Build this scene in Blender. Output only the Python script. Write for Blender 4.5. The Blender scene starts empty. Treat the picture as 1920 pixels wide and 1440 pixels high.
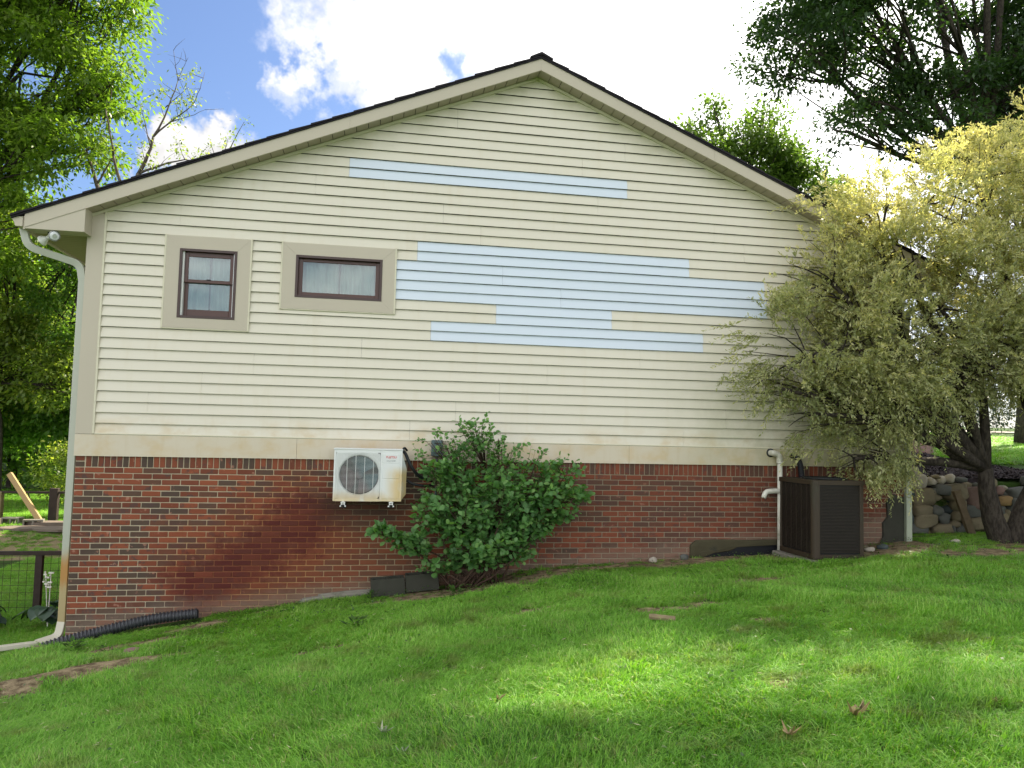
import bpy, math, random
import numpy as np
from mathutils import Vector, Matrix, noise as mnoise
random.seed(7)
rng = np.random.default_rng(11)
scene = bpy.context.scene
COL = scene.collection
R_ = math.radians

# ------------------------------------------------------------------ camera
cd = bpy.data.cameras.new('camera')
cd.sensor_width = 36.0
cd.lens = 36.0 * 1439.8 / 1920.0
cd.clip_start = 0.05
cd.clip_end = 3000
cam = bpy.data.objects.new('camera', cd)
COL.objects.link(cam)
cam.matrix_world = Matrix(((0.98454142, -0.0345186, -0.17171678, 0.0),
                           (-0.17362004, -0.06295618, -0.98279835, -9.74144695),
                           (0.02311419, 0.99741916, -0.06797609, 0.08261737),
                           (0, 0, 0, 1)))
scene.camera = cam

# ------------------------------------------------------------------ view, sun, sky
SUN_AZ, SUN_EL = 48.0, 45.0          # degrees from +Y towards +X, above horizon
scene.view_settings.view_transform = 'Standard'
scene.view_settings.look = 'None'
scene.view_settings.gamma = 1.0
scene.view_settings.use_curve_mapping = False
scene.view_settings.exposure = 1.74
scene.render.engine = 'CYCLES'
try:
    scene.cycles.use_denoising = True
    scene.cycles.denoiser = 'OPENIMAGEDENOISE'
    scene.cycles.denoising_input_passes = 'RGB_ALBEDO_NORMAL'
    scene.cycles.denoising_prefilter = 'ACCURATE'
except Exception:
    pass
scene.cycles.max_bounces = 7
scene.cycles.transparent_max_bounces = 12
scene.cycles.transmission_bounces = 4
scene.cycles.sample_clamp_indirect = 6.0

sd = Vector((math.sin(R_(SUN_AZ)) * math.cos(R_(SUN_EL)), math.cos(R_(SUN_AZ)) * math.cos(R_(SUN_EL)), math.sin(R_(SUN_EL))))
sl = bpy.data.lights.new('sun', 'SUN')
sl.energy = 4.2
sl.angle = R_(0.55)
sl.color = (1.0, 0.90, 0.70)
sun = bpy.data.objects.new('sun', sl)
COL.objects.link(sun)
sun.rotation_euler = sd.to_track_quat('Z', 'Y').to_euler()
sun.location = sd * 50


class NT:
    """small wrapper for writing node trees"""
    def __init__(s, tree):
        s.t = tree; s.n = tree.nodes; s.l = tree.links
    def new(s, typ, **kw):
        n = s.n.new(typ)
        for k, v in kw.items():
            setattr(n, k, v)
        return n
    def put(s, sock, v):
        if isinstance(v, bpy.types.NodeSocket):
            s.l.new(v, sock)
        elif v is not None:
            sock.default_value = v
    def m(s, op, a, b=None, c=None, clamp=False):
        n = s.new('ShaderNodeMath', operation=op, use_clamp=clamp)
        s.put(n.inputs[0], a)
        if b is not None: s.put(n.inputs[1], b)
        if c is not None: s.put(n.inputs[2], c)
        return n.outputs[0]
    def vm(s, op, a, b=None, out=0, scale=None):
        n = s.new('ShaderNodeVectorMath', operation=op)
        s.put(n.inputs[0], a)
        if b is not None: s.put(n.inputs[1], b)
        if scale is not None: s.put(n.inputs['Scale'], scale)
        return n.outputs[out]
    def sep(s, v):
        n = s.new('ShaderNodeSeparateXYZ'); s.put(n.inputs[0], v); return n.outputs
    def comb(s, x, y, z):
        n = s.new('ShaderNodeCombineXYZ')
        s.put(n.inputs[0], x); s.put(n.inputs[1], y); s.put(n.inputs[2], z); return n.outputs[0]
    def noise(s, vec, scale, detail=3.0, rough=0.55, col=False, dist=0.0):
        n = s.new('ShaderNodeTexNoise')
        s.put(n.inputs['Vector'], vec); n.inputs['Scale'].default_value = scale
        n.inputs['Detail'].default_value = detail; n.inputs['Roughness'].default_value = rough
        n.inputs['Distortion'].default_value = dist
        return n.outputs[1 if col else 0]
    def white(s, vec):
        n = s.new('ShaderNodeTexWhiteNoise', noise_dimensions='3D'); s.put(n.inputs['Vector'], vec); return n.outputs[0]
    def step(s, v, a, b, clamp=True):
        n = s.new('ShaderNodeMapRange', interpolation_type='SMOOTHSTEP')
        s.put(n.inputs[0], v); n.inputs[1].default_value = a; n.inputs[2].default_value = b
        return n.outputs[0]
    def mix(s, f, a, b, blend='MIX'):
        n = s.new('ShaderNodeMix', data_type='RGBA', blend_type=blend)
        s.put(n.inputs[0], f)
        for i, v in ((6, a), (7, b)):
            if isinstance(v, (tuple, list)) and len(v) == 3: v = (*v, 1)
            s.put(n.inputs[i], v)
        return n.outputs[2]
    def ramp(s, f, stops):
        n = s.new('ShaderNodeValToRGB'); s.put(n.inputs[0], f)
        e = n.color_ramp.elements
        while len(e) < len(stops): e.new(0.5)
        for i, (p, c) in enumerate(stops):
            e[i].position = p; e[i].color = (*c, 1)
        return n.outputs[0]


w = bpy.data.worlds.new('World'); scene.world = w; w.use_nodes = True
wt = NT(w.node_tree); wt.n.clear()
sky = wt.new('ShaderNodeTexSky', sky_type='NISHITA')
sky.sun_disc = False
sky.sun_elevation = R_(SUN_EL); sky.sun_rotation = R_(SUN_AZ)
sky.altitude = 200; sky.air_density = 1.0; sky.dust_density = 1.2; sky.ozone_density = 1.6
tc = wt.new('ShaderNodeTexCoord')
gdir = wt.vm('NORMALIZE', tc.outputs['Generated'])
dx, dy, dz = wt.sep(gdir)
# clouds: fractal noise over a flattened sky, plus the individual clouds seen above the roof
zc = wt.m('MAXIMUM', dz, 0.0)
den = wt.m('ADD', zc, 0.22)
flat = wt.comb(wt.m('DIVIDE', dx, den), wt.m('DIVIDE', dy, den), 0.0)
n1 = wt.noise(flat, 1.15, 5.0, 0.55)
nw = wt.vm('SUBTRACT', wt.noise(gdir, 6.0, 6.0, 0.62, col=True), (0.5, 0.5, 0.5))
wdir = wt.vm('ADD', gdir, wt.vm('SCALE', nw, scale=0.30))
bias = None
BLOBS = [((-0.19, 0.885, 0.44), 0.36, -0.72), ((-0.08, 0.874, 0.480), 0.080, 0.62), ((-0.015, 0.881, 0.472), 0.085, 0.70), ((0.03, 0.87, 0.50), 0.07, 0.55),
         ((-0.055, 0.915, 0.401), 0.050, 0.62), ((0.000, 0.914, 0.405), 0.050, 0.60), ((0.035, 0.913, 0.408), 0.045, 0.5),
         ((-0.205, 0.918, 0.338), 0.062, 0.85), ((-0.150, 0.929, 0.335), 0.060, 0.8), ((-0.24, 0.92, 0.31), 0.05, 0.7), ((0.06, 0.89, 0.45), 0.05, -0.2), ((0.085, 0.86, 0.50), 0.03, -0.2),
         ((0.37, 0.83, 0.44), 0.28, 0.9), ((0.16, 0.88, 0.45), 0.09, 0.55)]
for c, r, wgt in BLOBS:
    c = Vector(c).normalized()
    d = wt.vm('DISTANCE', wdir, tuple(c), out=1)
    g = wt.m('MULTIPLY', wt.step(d, r * 1.25, r * 0.35), wgt)
    bias = g if bias is None else wt.m('ADD', bias, g)
cover = wt.m('ADD', wt.m('ADD', n1, wt.m('MULTIPLY', wt.m('SUBTRACT', wt.noise(gdir, 14.0, 5.0, 0.6), 0.5), 0.35)), bias)
mask = wt.step(cover, 0.14, 0.78)
sunv = wt.vm('DOT_PRODUCT', gdir, tuple(sd), out=1)
near = wt.step(sunv, 0.74, 0.97)
back = wt.step(sunv, 0.55, -0.45)      # unseen clouds opposite the sun, brightness added to light the wall
shade = wt.noise(wdir, 3.2, 4.0, 0.55)
cb = wt.m('ADD', wt.m('MULTIPLY', wt.step(shade, 0.36, 0.60), 0.16), 0.24)
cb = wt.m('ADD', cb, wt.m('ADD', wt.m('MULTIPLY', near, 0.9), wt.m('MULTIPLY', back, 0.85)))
dark = wt.m('MULTIPLY', wt.step(wt.vm('DISTANCE', wdir, tuple(Vector((0.262, 0.835, 0.497)).normalized()), out=1), 0.105, 0.02), 0.52)
und = wt.m('MULTIPLY', wt.step(wt.noise(wt.vm('ADD', wdir, (4.0, 1.0, 2.0)), 4.2, 4.0, 0.55), 0.52, 0.66), wt.m('SUBTRACT', 0.26, wt.m('MULTIPLY', near, 0.2)))
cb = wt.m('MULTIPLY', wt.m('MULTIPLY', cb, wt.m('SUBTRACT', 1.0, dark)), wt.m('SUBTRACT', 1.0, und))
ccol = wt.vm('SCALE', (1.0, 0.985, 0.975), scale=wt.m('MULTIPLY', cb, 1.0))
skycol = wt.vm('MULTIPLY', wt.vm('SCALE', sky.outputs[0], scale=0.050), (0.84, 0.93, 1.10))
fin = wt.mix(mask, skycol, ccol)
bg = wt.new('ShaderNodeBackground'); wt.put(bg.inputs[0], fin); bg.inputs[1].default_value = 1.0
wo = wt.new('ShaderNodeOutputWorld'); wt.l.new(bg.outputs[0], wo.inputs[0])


# ------------------------------------------------------------------ materials
def material(name):
    m = bpy.data.materials.new(name); m.use_nodes = True
    t = NT(m.node_tree); t.n.clear()
    out = t.new('ShaderNodeOutputMaterial')
    return m, t, out

def pbsdf(t, out, col, rough=0.6, spec=0.5, metal=0.0, bump=None, bstr=0.3, bdist=0.01):
    b = t.new('ShaderNodeBsdfPrincipled')
    if isinstance(col, tuple) and len(col) == 3: col = (*col, 1)
    t.put(b.inputs['Base Color'], col); t.put(b.inputs['Roughness'], rough)
    b.inputs['Specular IOR Level'].default_value = spec
    b.inputs['Metallic'].default_value = metal
    if bump is not None:
        bp = t.new('ShaderNodeBump'); bp.inputs['Strength'].default_value = bstr; bp.inputs['Distance'].default_value = bdist
        t.put(bp.inputs['Height'], bump); t.l.new(bp.outputs[0], b.inputs['Normal'])
    if out is not None: t.l.new(b.outputs[0], out.inputs[0])
    return b

def P(t):
    return t.new('ShaderNodeNewGeometry').outputs['Position']

def plain(name, col, rough=0.6, var=0.12, scale=6.0, spec=0.4, metal=0.0, dirt=None, dirt_amt=0.0, bstr=0.15, fine=80.0):
    m, t, o = material(name)
    p = P(t)
    n = t.noise(p, scale, 5.0, 0.6)
    dk = tuple(c * (1 - var) for c in col); lt = tuple(min(1, c * (1 + var)) for c in col)
    c = t.mix(n, dk, lt)
    if dirt is not None:
        n2 = t.step(t.noise(p, scale * 0.5, 6.0, 0.65), 0.52, 0.72)
        c = t.mix(t.m('MULTIPLY', n2, dirt_amt), c, dirt)
    f = t.noise(p, fine, 3.0, 0.6)
    r = t.m('ADD', rough - 0.08, t.m('MULTIPLY', n, 0.16))
    pbsdf(t, o, c, r, spec, metal, bump=f, bstr=bstr, bdist=0.004)
    return m

def vinyl(name, col, streak=0.10):
    m, t, o = material(name)
    p = P(t)
    sx, sy, sz = t.sep(p)
    big = t.noise(p, 0.9, 4.0, 0.6)
    st = t.noise(t.comb(t.m('MULTIPLY', sx, 7.0), 0.0, t.m('MULTIPLY', sz, 1.1)), 1.0, 5.0, 0.6)
    grain = t.noise(t.comb(t.m('MULTIPLY', sx, 6.0), sy, t.m('MULTIPLY', sz, 240.0)), 1.0, 3.0, 0.6)
    c = t.mix(t.m('MULTIPLY', big, 0.5), tuple(x * 1.03 for x in col), tuple(x * 0.93 for x in col))
    c = t.mix(t.m('MULTIPLY', t.step(st, 0.5, 0.75), streak * 1.8), c, (col[0] * 0.86, col[1] * 0.78, col[2] * 0.6))
    # yellow rusty dirt along the lowest courses, and a darker, greener tone at the lower right
    low = t.step(sz, 0.34, -0.02)
    ln = t.step(t.noise(t.comb(t.m('MULTIPLY', sx, 3.0), 0.0, t.m('MULTIPLY', sz, 4.0)), 1.0, 4.0, 0.6), 0.42, 0.72)
    c = t.mix(t.m('MULTIPLY', t.m('MULTIPLY', low, ln), 0.55), c, (0.55, 0.40, 0.19))
    lower_right = t.m('MULTIPLY', t.step(sx, 3.2, 6.2), t.step(sz, 1.9, 0.3))
    lower_right = t.m('MULTIPLY', lower_right, t.step(t.noise(p, 1.3, 5.0, 0.65), 0.30, 0.62))
    c = t.mix(t.m('MULTIPLY', lower_right, 0.75), c, (0.30, 0.30, 0.14))
    # darker, greener band below both rakes, strongest at the top
    rx = t.m('ABSOLUTE', t.m('SUBTRACT', sx, 1.945))
    und = t.m('ADD', sz, t.m('MULTIPLY', rx, 0.4167))
    rake_band = t.m('MULTIPLY', t.step(und, 4.35, 4.86), t.step(t.noise(p, 1.6, 5.0, 0.6), 0.3, 0.7))
    c = t.mix(t.m('MULTIPLY', rake_band, 0.55), c, (0.36, 0.36, 0.19))
    pbsdf(t, o, c, t.m('ADD', 0.42, t.m('MULTIPLY', big, 0.14)), 0.4, bump=grain, bstr=0.10, bdist=0.003)
    return m

def brick_stain(t, p):
    """masks of the iron stain that runs diagonally down the brick under the wall unit (x, z in metres on the wall)"""
    sx, sy, sz = t.sep(p)
    wob = t.m('MULTIPLY', t.m('SUBTRACT', t.noise(p, 3.4, 7.0, 0.78), 0.5), 1.25)
    a = t.m('ADD', t.m('MULTIPLY', t.m('ADD', sx, 0.55), 0.58), t.m('MULTIPLY', t.m('ADD', sz, 0.80), -0.815))
    s = t.m('ADD', t.m('MULTIPLY', t.m('ADD', sx, 0.55), -0.815), t.m('MULTIPLY', t.m('ADD', sz, 0.80), -0.58))
    d = t.m('ABSOLUTE', t.m('ADD', a, wob))
    along = t.m('MULTIPLY', t.step(s, -0.25, 0.15), t.step(s, 2.25, 1.85))
    core = t.m('MULTIPLY', t.step(d, 0.50, 0.12), along)
    halo = t.m('MULTIPLY', t.step(d, 1.05, 0.3), along)
    # dripped dirt under the unit, fading to the right of it
    u = t.m('MULTIPLY', t.step(t.m('ABSOLUTE', t.m('SUBTRACT', t.m('ADD', sx, wob), -0.15)), 0.75, 0.25), t.m('MULTIPLY', t.step(sz, -1.25, -0.80), t.step(sz, -0.62, -0.72)))
    wide = t.m('MULTIPLY', t.step(t.m('ABSOLUTE', t.m('SUBTRACT', t.m('ADD', sx, wob), -0.4)), 1.6, 0.7), t.step(sz, -0.7, -1.1))
    low = t.step(t.m('ADD', t.m('SUBTRACT', sz, t.m('MULTIPLY', sx, 0.115)), t.m('MULTIPLY', wob, 0.3)), -1.62, -1.86)
    return core, halo, u, wide, low

def brick_material(name, rowz=-0.389, x0=-3.445):
    m, t, o = material(name)
    p = P(t); sx, sy, sz = t.sep(p)
    at = t.new('ShaderNodeAttribute', attribute_name='bid', attribute_type='GEOMETRY')
    oi = t.new('ShaderNodeObjectInfo')
    r1 = t.white(t.comb(t.m('MULTIPLY', at.outputs['Fac'], 91.7), t.m('MULTIPLY', oi.outputs['Random'], 37.3), 0.3))
    r2 = t.white(t.comb(t.m('MULTIPLY', at.outputs['Fac'], 23.1), t.m('MULTIPLY', oi.outputs['Random'], 71.9), 5.3))
    r3 = t.white(t.comb(t.m('MULTIPLY', at.outputs['Fac'], 57.1), t.m('MULTIPLY', oi.outputs['Random'], 11.9), 9.3))
    base = t.ramp(r1, [(0.0, (0.15, 0.044, 0.024)), (0.2, (0.23, 0.062, 0.028)), (0.45, (0.31, 0.086, 0.038)), (0.62, (0.175, 0.052, 0.028)), (0.70, (0.125, 0.062, 0.038)), (0.78, (0.085, 0.066, 0.046)), (1.0, (0.060, 0.055, 0.042))])
    nz = t.noise(t.vm('ADD', p, t.comb(t.m('MULTIPLY', r2, 9.0), 0.0, t.m('MULTIPLY', r3, 7.0))), 9.0, 4.0, 0.6)
    flash = t.m('MULTIPLY', t.step(nz, 0.52, 0.60), t.step(r2, 0.35, 0.5))
    base = t.mix(t.m('MULTIPLY', flash, 0.8), base, (0.075, 0.055, 0.050))
    pale = t.step(t.noise(t.vm('ADD', p, (3.3, 0, 8.1)), 13.0, 4.0, 0.6), 0.60, 0.68)
    pale = t.m('MULTIPLY', pale, t.step(r3, 0.30, 0.5))
    base = t.mix(t.m('MULTIPLY', pale, 0.75), base, (0.48, 0.25, 0.17))
    gr = t.noise(p, 70.0, 4.0, 0.7)
    base = t.mix(t.m('MULTIPLY', gr, 0.5), base, (0.12, 0.045, 0.03), 'MIX')
    core, halo, u, wide, low = brick_stain(t, p)
    core = t.m('ADD', core, t.m('MULTIPLY', t.m('MULTIPLY', t.m('SUBTRACT', r3, 0.6), 0.9), halo), clamp=True)
    base = t.mix(t.m('MULTIPLY', wide, 0.55), base, (0.15, 0.055, 0.026))
    base = t.mix(t.m('MULTIPLY', t.step(sx, 0.8, 4.5), 0.45), base, (0.11, 0.034, 0.020))
    base = t.mix(t.m('MULTIPLY', halo, 0.45), base, (0.17, 0.038, 0.016))
    base = t.mix(t.m('MULTIPLY', core, 0.84), base, (0.072, 0.012, 0.011))
    base = t.mix(t.m('MULTIPLY', u, 0.72), base, (0.045, 0.022, 0.015))
    base = t.mix(t.m('MULTIPLY', low, 0.6), base, (0.22, 0.16, 0.115))
    pbsdf(t, o, base, 0.78, 0.25, bump=t.m('ADD', gr, t.m('MULTIPLY', nz, 0.6)), bstr=0.45, bdist=0.004)
    return m

def mortar_material():
    m, t, o = material('mortar')
    p = P(t)
    n = t.noise(p, 12.0, 5.0, 0.65)
    sx, sy, sz = t.sep(p)
    c = t.mix(n, (0.34, 0.285, 0.19), (0.58, 0.50, 0.355))
    rightward = t.step(sx, -0.4, 2.6)  # mortar gets darker towards the right
    c = t.mix(t.m('MULTIPLY', rightward, 0.75), c, (0.20, 0.165, 0.11))
    core, halo, u, wide, low = brick_stain(t, p)
    c = t.mix(t.m('MULTIPLY', wide, 0.65), c, (0.27, 0.19, 0.10))
    c = t.mix(t.m('MULTIPLY', halo, 0.72), c, (0.40, 0.17, 0.045))
    c = t.mix(t.m('MULTIPLY', core, 0.80), c, (0.17, 0.045, 0.025))
    c = t.mix(t.m('MULTIPLY', u, 0.8), c, (0.07, 0.035, 0.02))
    c = t.mix(t.m('MULTIPLY', low, 0.4), c, (0.30, 0.25, 0.18))
    pbsdf(t, o, c, 0.9, 0.2, bump=t.noise(p, 120.0, 3.0, 0.6), bstr=0.4, bdist=0.003)
    return m

def leaf_material(name, c1, c2, c3, trans=0.45, rough=0.45, wave=1.6, spec=0.4, tcol=(1.25, 1.5, 0.45)):
    m, t, o = material(name)
    at = t.new('ShaderNodeAttribute', attribute_name='tint', attribute_type='GEOMETRY')
    p = P(t)
    n = t.noise(p, wave, 3.0, 0.6)
    f = t.m('ADD', t.m('MULTIPLY', at.outputs['Fac'], 0.65), t.m('MULTIPLY', t.m('SUBTRACT', n, 0.25), 0.7), clamp=True)
    c = t.ramp(f, [(0.05, c1), (0.5, c2), (0.95, c3)])
    b = pbsdf(t, None, c, rough, spec)
    tr = t.new('ShaderNodeBsdfTranslucent')
    t.put(tr.inputs[0], t.vm('MULTIPLY', c, tcol))
    mx = t.new('ShaderNodeMixShader'); mx.inputs[0].default_value = trans
    t.l.new(b.outputs[0], mx.inputs[1]); t.l.new(tr.outputs[0], mx.inputs[2]); t.l.new(mx.outputs[0], o.inputs[0])
    return m

def bark(name, c1, c2, scale=9.0):
    m, t, o = material(name)
    p = P(t); sx, sy, sz = t.sep(p)
    n = t.noise(t.comb(t.m('MULTIPLY', sx, 3.0), t.m('MULTIPLY', sy, 3.0), sz), scale, 5.0, 0.65)
    pbsdf(t, o, t.mix(t.step(n, 0.35, 0.65), c1, c2), 0.9, 0.2, bump=n, bstr=0.6, bdist=0.02)
    return m

M = {}
M['siding'] = vinyl('beige_vinyl', (0.685, 0.640, 0.520))
M['patch'] = vinyl('pale_blue_vinyl', (0.63, 0.70, 0.77), 0.02)
M['trim'] = plain('taupe_trim', (0.50, 0.445, 0.345), 0.5, 0.05, 2.0, fine=30)
M['skirt'] = vinyl('taupe_skirt', (0.60, 0.53, 0.405), 0.22)
M['strip'] = plain('cream_trim_strip', (0.64, 0.60, 0.45), 0.5, 0.05, 2.0)
M['soffit'] = plain('taupe_soffit', (0.40, 0.34, 0.27), 0.6, 0.10, 3.0)
M['eave_soffit'] = plain('dull_olive_soffit', (0.30, 0.27, 0.15), 0.6, 0.10, 3.0)
M['shingle'] = plain('dark_asphalt_shingle', (0.028, 0.025, 0.030), 0.95, 0.45, 40.0, 0.15, bstr=0.6)
M['brick'] = brick_material('red_brick')
M['mortar'] = mortar_material()
M['sheath'] = plain('dark_sheathing', (0.05, 0.045, 0.04), 0.9)
M['win_frame'] = plain('dark_brown_paint', (0.042, 0.016, 0.009), 0.35, 0.15, 8.0, 0.5)
M['win_sash'] = plain('brown_sash_paint', (0.070, 0.024, 0.013), 0.35, 0.15, 8.0, 0.5)
M['white'] = plain('white_plastic', (0.74, 0.74, 0.70), 0.4, 0.05, 5.0)
M['curtain'] = plain('pale_curtain', (0.50, 0.54, 0.56), 0.9, 0.08, 3.0)
M['concrete'] = plain('concrete', (0.22, 0.205, 0.165), 0.9, 0.3, 7.0, 0.2, dirt=(0.07, 0.075, 0.04), dirt_amt=0.8, bstr=0.5)
M['dark_concrete'] = plain('damp_concrete', (0.050, 0.050, 0.038), 0.9, 0.35, 8.0, 0.2, dirt=(0.02, 0.03, 0.018), dirt_amt=0.8, bstr=0.5)
M['parge'] = plain('olive_parging', (0.065, 0.058, 0.032), 0.9, 0.3, 6.0, 0.2, dirt=(0.03, 0.032, 0.025), dirt_amt=0.9, bstr=0.6)
M['black'] = plain('black_rubber', (0.012, 0.013, 0.016), 0.5, 0.2, 10.0)
M['pipe'] = plain('black_corrugated_plastic', (0.035, 0.037, 0.042), 0.42, 0.3, 12.0, 0.5, dirt=(0.12, 0.10, 0.07), dirt_amt=0.4)
M['meter'] = plain('grey_green_metal', (0.10, 0.15, 0.155), 0.45, 0.15, 10.0)
M['pvc'] = plain('white_pvc', (0.68, 0.66, 0.56), 0.4, 0.1, 9.0, dirt=(0.25, 0.23, 0.14), dirt_amt=0.7)
M['metal'] = plain('galvanised_metal', (0.55, 0.55, 0.53), 0.4, 0.1, 20.0, 0.5, 0.6)
M['cond'] = plain('brown_condenser_paint', (0.036, 0.024, 0.012), 0.6, 0.2, 5.0, dirt=(0.03, 0.035, 0.02), dirt_amt=0.5)
M['cond_dark'] = plain('dark_condenser_coil', (0.010, 0.011, 0.010), 0.6, 0.3, 8.0)
M['louver'] = plain('dark_louver', (0.020, 0.014, 0.008), 0.65, 0.3, 8.0)
M['wood_dark'] = plain('dark_weathered_wood', (0.045, 0.034, 0.028), 0.85, 0.4, 10.0, 0.2, bstr=0.6)
M['wood_tan'] = plain('tan_weathered_wood', (0.22, 0.175, 0.095), 0.85, 0.35, 10.0, 0.2, bstr=0.6)
M['wood_post'] = plain('rotting_split_wood', (0.14, 0.105, 0.065), 0.9, 0.45, 14.0, 0.2, bstr=0.9)
M['mustard'] = plain('mustard_brown_paint', (0.32, 0.21, 0.075), 0.5, 0.15, 6.0)
M['flag'] = plain('flagstone', (0.15, 0.12, 0.095), 0.85, 0.35, 4.0, 0.2, bstr=0.5)
M['asphalt'] = plain('pale_road', (0.30, 0.27, 0.25), 0.9, 0.1, 5.0, 0.2)
M['mailbox'] = plain('rusty_red_paint', (0.30, 0.075, 0.055), 0.5, 0.2, 6.0)
M['redlogo'] = plain('red_print', (0.62, 0.10, 0.10), 0.5, 0.02)
M['greylogo'] = plain('grey_print', (0.20, 0.22, 0.22), 0.5, 0.02)
for k, c in dict(p=(0.40, 0.36, 0.29), g=(0.105, 0.108, 0.095), t=(0.19, 0.16, 0.10), r=(0.17, 0.115, 0.095), b=(0.06, 0.075, 0.075), o=(0.26, 0.17, 0.075), k=(0.22, 0.14, 0.12)).items():
    M['stone_' + k] = plain('fieldstone_' + k, c, 0.85, 0.35, 9.0, 0.25, dirt=tuple(x * 0.45 for x in c), dirt_amt=0.7, bstr=0.7, fine=45)

def acmat():
    m, t, o = material('white_unit_paint')
    p = P(t); sx, sy, sz = t.sep(p)
    n = t.noise(t.comb(t.m('MULTIPLY', sx, 9.0), sy, t.m('MULTIPLY', sz, 3.0)), 1.0, 5.0, 0.6)
    c = t.mix(n, (0.66, 0.68, 0.66), (0.76, 0.77, 0.74))
    right = t.m('MULTIPLY', t.step(sx, 0.08, 0.28), t.step(sz, -0.28, -0.42))
    bot = t.step(t.m('ADD', sz, t.m('MULTIPLY', n, 0.12)), -0.50, -0.66)
    f = t.m('MAXIMUM', t.m('MULTIPLY', right, 0.85), t.m('MULTIPLY', bot, 0.7))
    f = t.m('MULTIPLY', f, t.step(n, 0.10, 0.5))
    c = t.mix(f, c, (0.62, 0.44, 0.16))
    pbsdf(t, o, c, 0.42, 0.5)
    return m
M['ac'] = acmat()

def fanmat():
    m, t, o = material('fan_plastic')
    p = P(t)
    n = t.noise(p, 3.0, 2.0, 0.5)
    sx, sy, sz = t.sep(p)
    f = t.step(t.m('ADD', t.m('ADD', t.m('MULTIPLY', sx, 1.4), sz), t.m('MULTIPLY', n, 0.3)), -0.62, -0.40)
    pbsdf(t, o, t.mix(f, (0.085, 0.045, 0.05), (0.015, 0.075, 0.085)), 0.45, 0.4)
    return m
M['fan'] = fanmat()

def spoutmat(name, col, rust):
    m, t, o = material(name)
    p = P(t); sx, sy, sz = t.sep(p)
    n = t.noise(t.comb(t.m('MULTIPLY', sx, 12.0), t.m('MULTIPLY', sy, 12.0), t.m('MULTIPLY', sz, 2.0)), 1.0, 4.0, 0.6)
    c = t.mix(n, tuple(x * 0.9 for x in col), col)
    if rust:
        zz = t.m('ADD', sz, t.m('MULTIPLY', n, 0.25))
        f = t.m('MULTIPLY', t.step(zz, -1.18, -1.42), t.step(zz, -2.25, -2.1))
        f2 = t.step(t.m('ABSOLUTE', t.m('ADD', zz, 1.47)), 0.22, 0.05)
        c = t.mix(t.m('MULTIPLY', f, 0.8), c, (0.40, 0.29, 0.11))
        c = t.mix(t.m('MULTIPLY', f2, 0.7), c, (0.42, 0.17, 0.02))
    pbsdf(t, o, c, 0.4, 0.5)
    return m
M['spout'] = spoutmat('sage_aluminium', (0.44, 0.455, 0.37), True)
M['spout_pale'] = spoutmat('cream_aluminium', (0.62, 0.58, 0.45), False)
M['spout_right'] = spoutmat('pale_sage_aluminium', (0.40, 0.44, 0.33), False)

def glassmat():
    m, t, o = material('window_glass')
    fr = t.new('ShaderNodeFresnel'); fr.inputs[0].default_value = 1.52
    gl = t.new('ShaderNodeBsdfGlossy'); gl.inputs['Roughness'].default_value = 0.02
    tp = t.new('ShaderNodeBsdfTransparent'); tp.inputs[0].default_value = (0.75, 0.84, 0.80, 1)
    mx = t.new('ShaderNodeMixShader')
    t.put(mx.inputs[0], t.m('ADD', t.m('MULTIPLY', fr.outputs[0], 1.6), 0.05, clamp=True))
    t.l.new(tp.outputs[0], mx.inputs[1]); t.l.new(gl.outputs[0], mx.inputs[2]); t.l.new(mx.outputs[0], o.inputs[0])
    return m
M['glass'] = glassmat()
M['bulb'] = plain('frosted_lamp_glass', (0.72, 0.74, 0.74), 0.2, 0.05, 20.0, 0.6)

# foliage: real leaf reflectances
M['leaf_locust'] = leaf_material('bright_green_leaves', (0.065, 0.125, 0.016), (0.14, 0.225, 0.026), (0.25, 0.31, 0.07), 0.55, tcol=(1.35, 1.55, 0.65))
M['leaf_wood'] = leaf_material('woodland_leaves', (0.050, 0.105, 0.028), (0.11, 0.20, 0.042), (0.22, 0.31, 0.06), 0.55, tcol=(1.5, 1.75, 0.6))
M['leaf_yellow'] = leaf_material('yellow_green_leaves', (0.075, 0.125, 0.028), (0.16, 0.22, 0.045), (0.30, 0.32, 0.075), 0.58, tcol=(1.5, 1.6, 0.6))
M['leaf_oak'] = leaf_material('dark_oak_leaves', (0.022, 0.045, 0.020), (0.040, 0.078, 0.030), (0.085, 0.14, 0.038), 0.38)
M['leaf_mid'] = leaf_material('maple_leaves', (0.055, 0.105, 0.022), (0.12, 0.195, 0.036), (0.20, 0.26, 0.075), 0.48, tcol=(1.2, 1.35, 0.65))
M['leaf_spruce'] = leaf_material('blue_green_needles', (0.016, 0.035, 0.022), (0.028, 0.055, 0.032), (0.045, 0.075, 0.04), 0.15)
M['leaf_willow'] = leaf_material('variegated_willow_leaves', (0.12, 0.165, 0.070), (0.39, 0.42, 0.20), (0.86, 0.80, 0.46), 0.5, 0.5, 1.1, 0.35, (1.25, 1.2, 0.6))
M['leaf_bush'] = leaf_material('round_green_leaves', (0.070, 0.170, 0.060), (0.15, 0.31, 0.095), (0.31, 0.48, 0.16), 0.45, 0.42, 3.0, 0.4)
M['leaf_hosta'] = leaf_material('hosta_leaves', (0.022, 0.050, 0.030), (0.040, 0.080, 0.045), (0.080, 0.13, 0.075), 0.25, 0.3, 3.0, 0.6)
M['bark_dark'] = bark('dark_bark', (0.022, 0.018, 0.014), (0.060, 0.050, 0.038))
M['bark_grey'] = bark('grey_bark', (0.055, 0.045, 0.035), (0.15, 0.125, 0.10))
M['bark_red'] = bark('reddish_stem', (0.05, 0.03, 0.02), (0.11, 0.07, 0.05))

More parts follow.
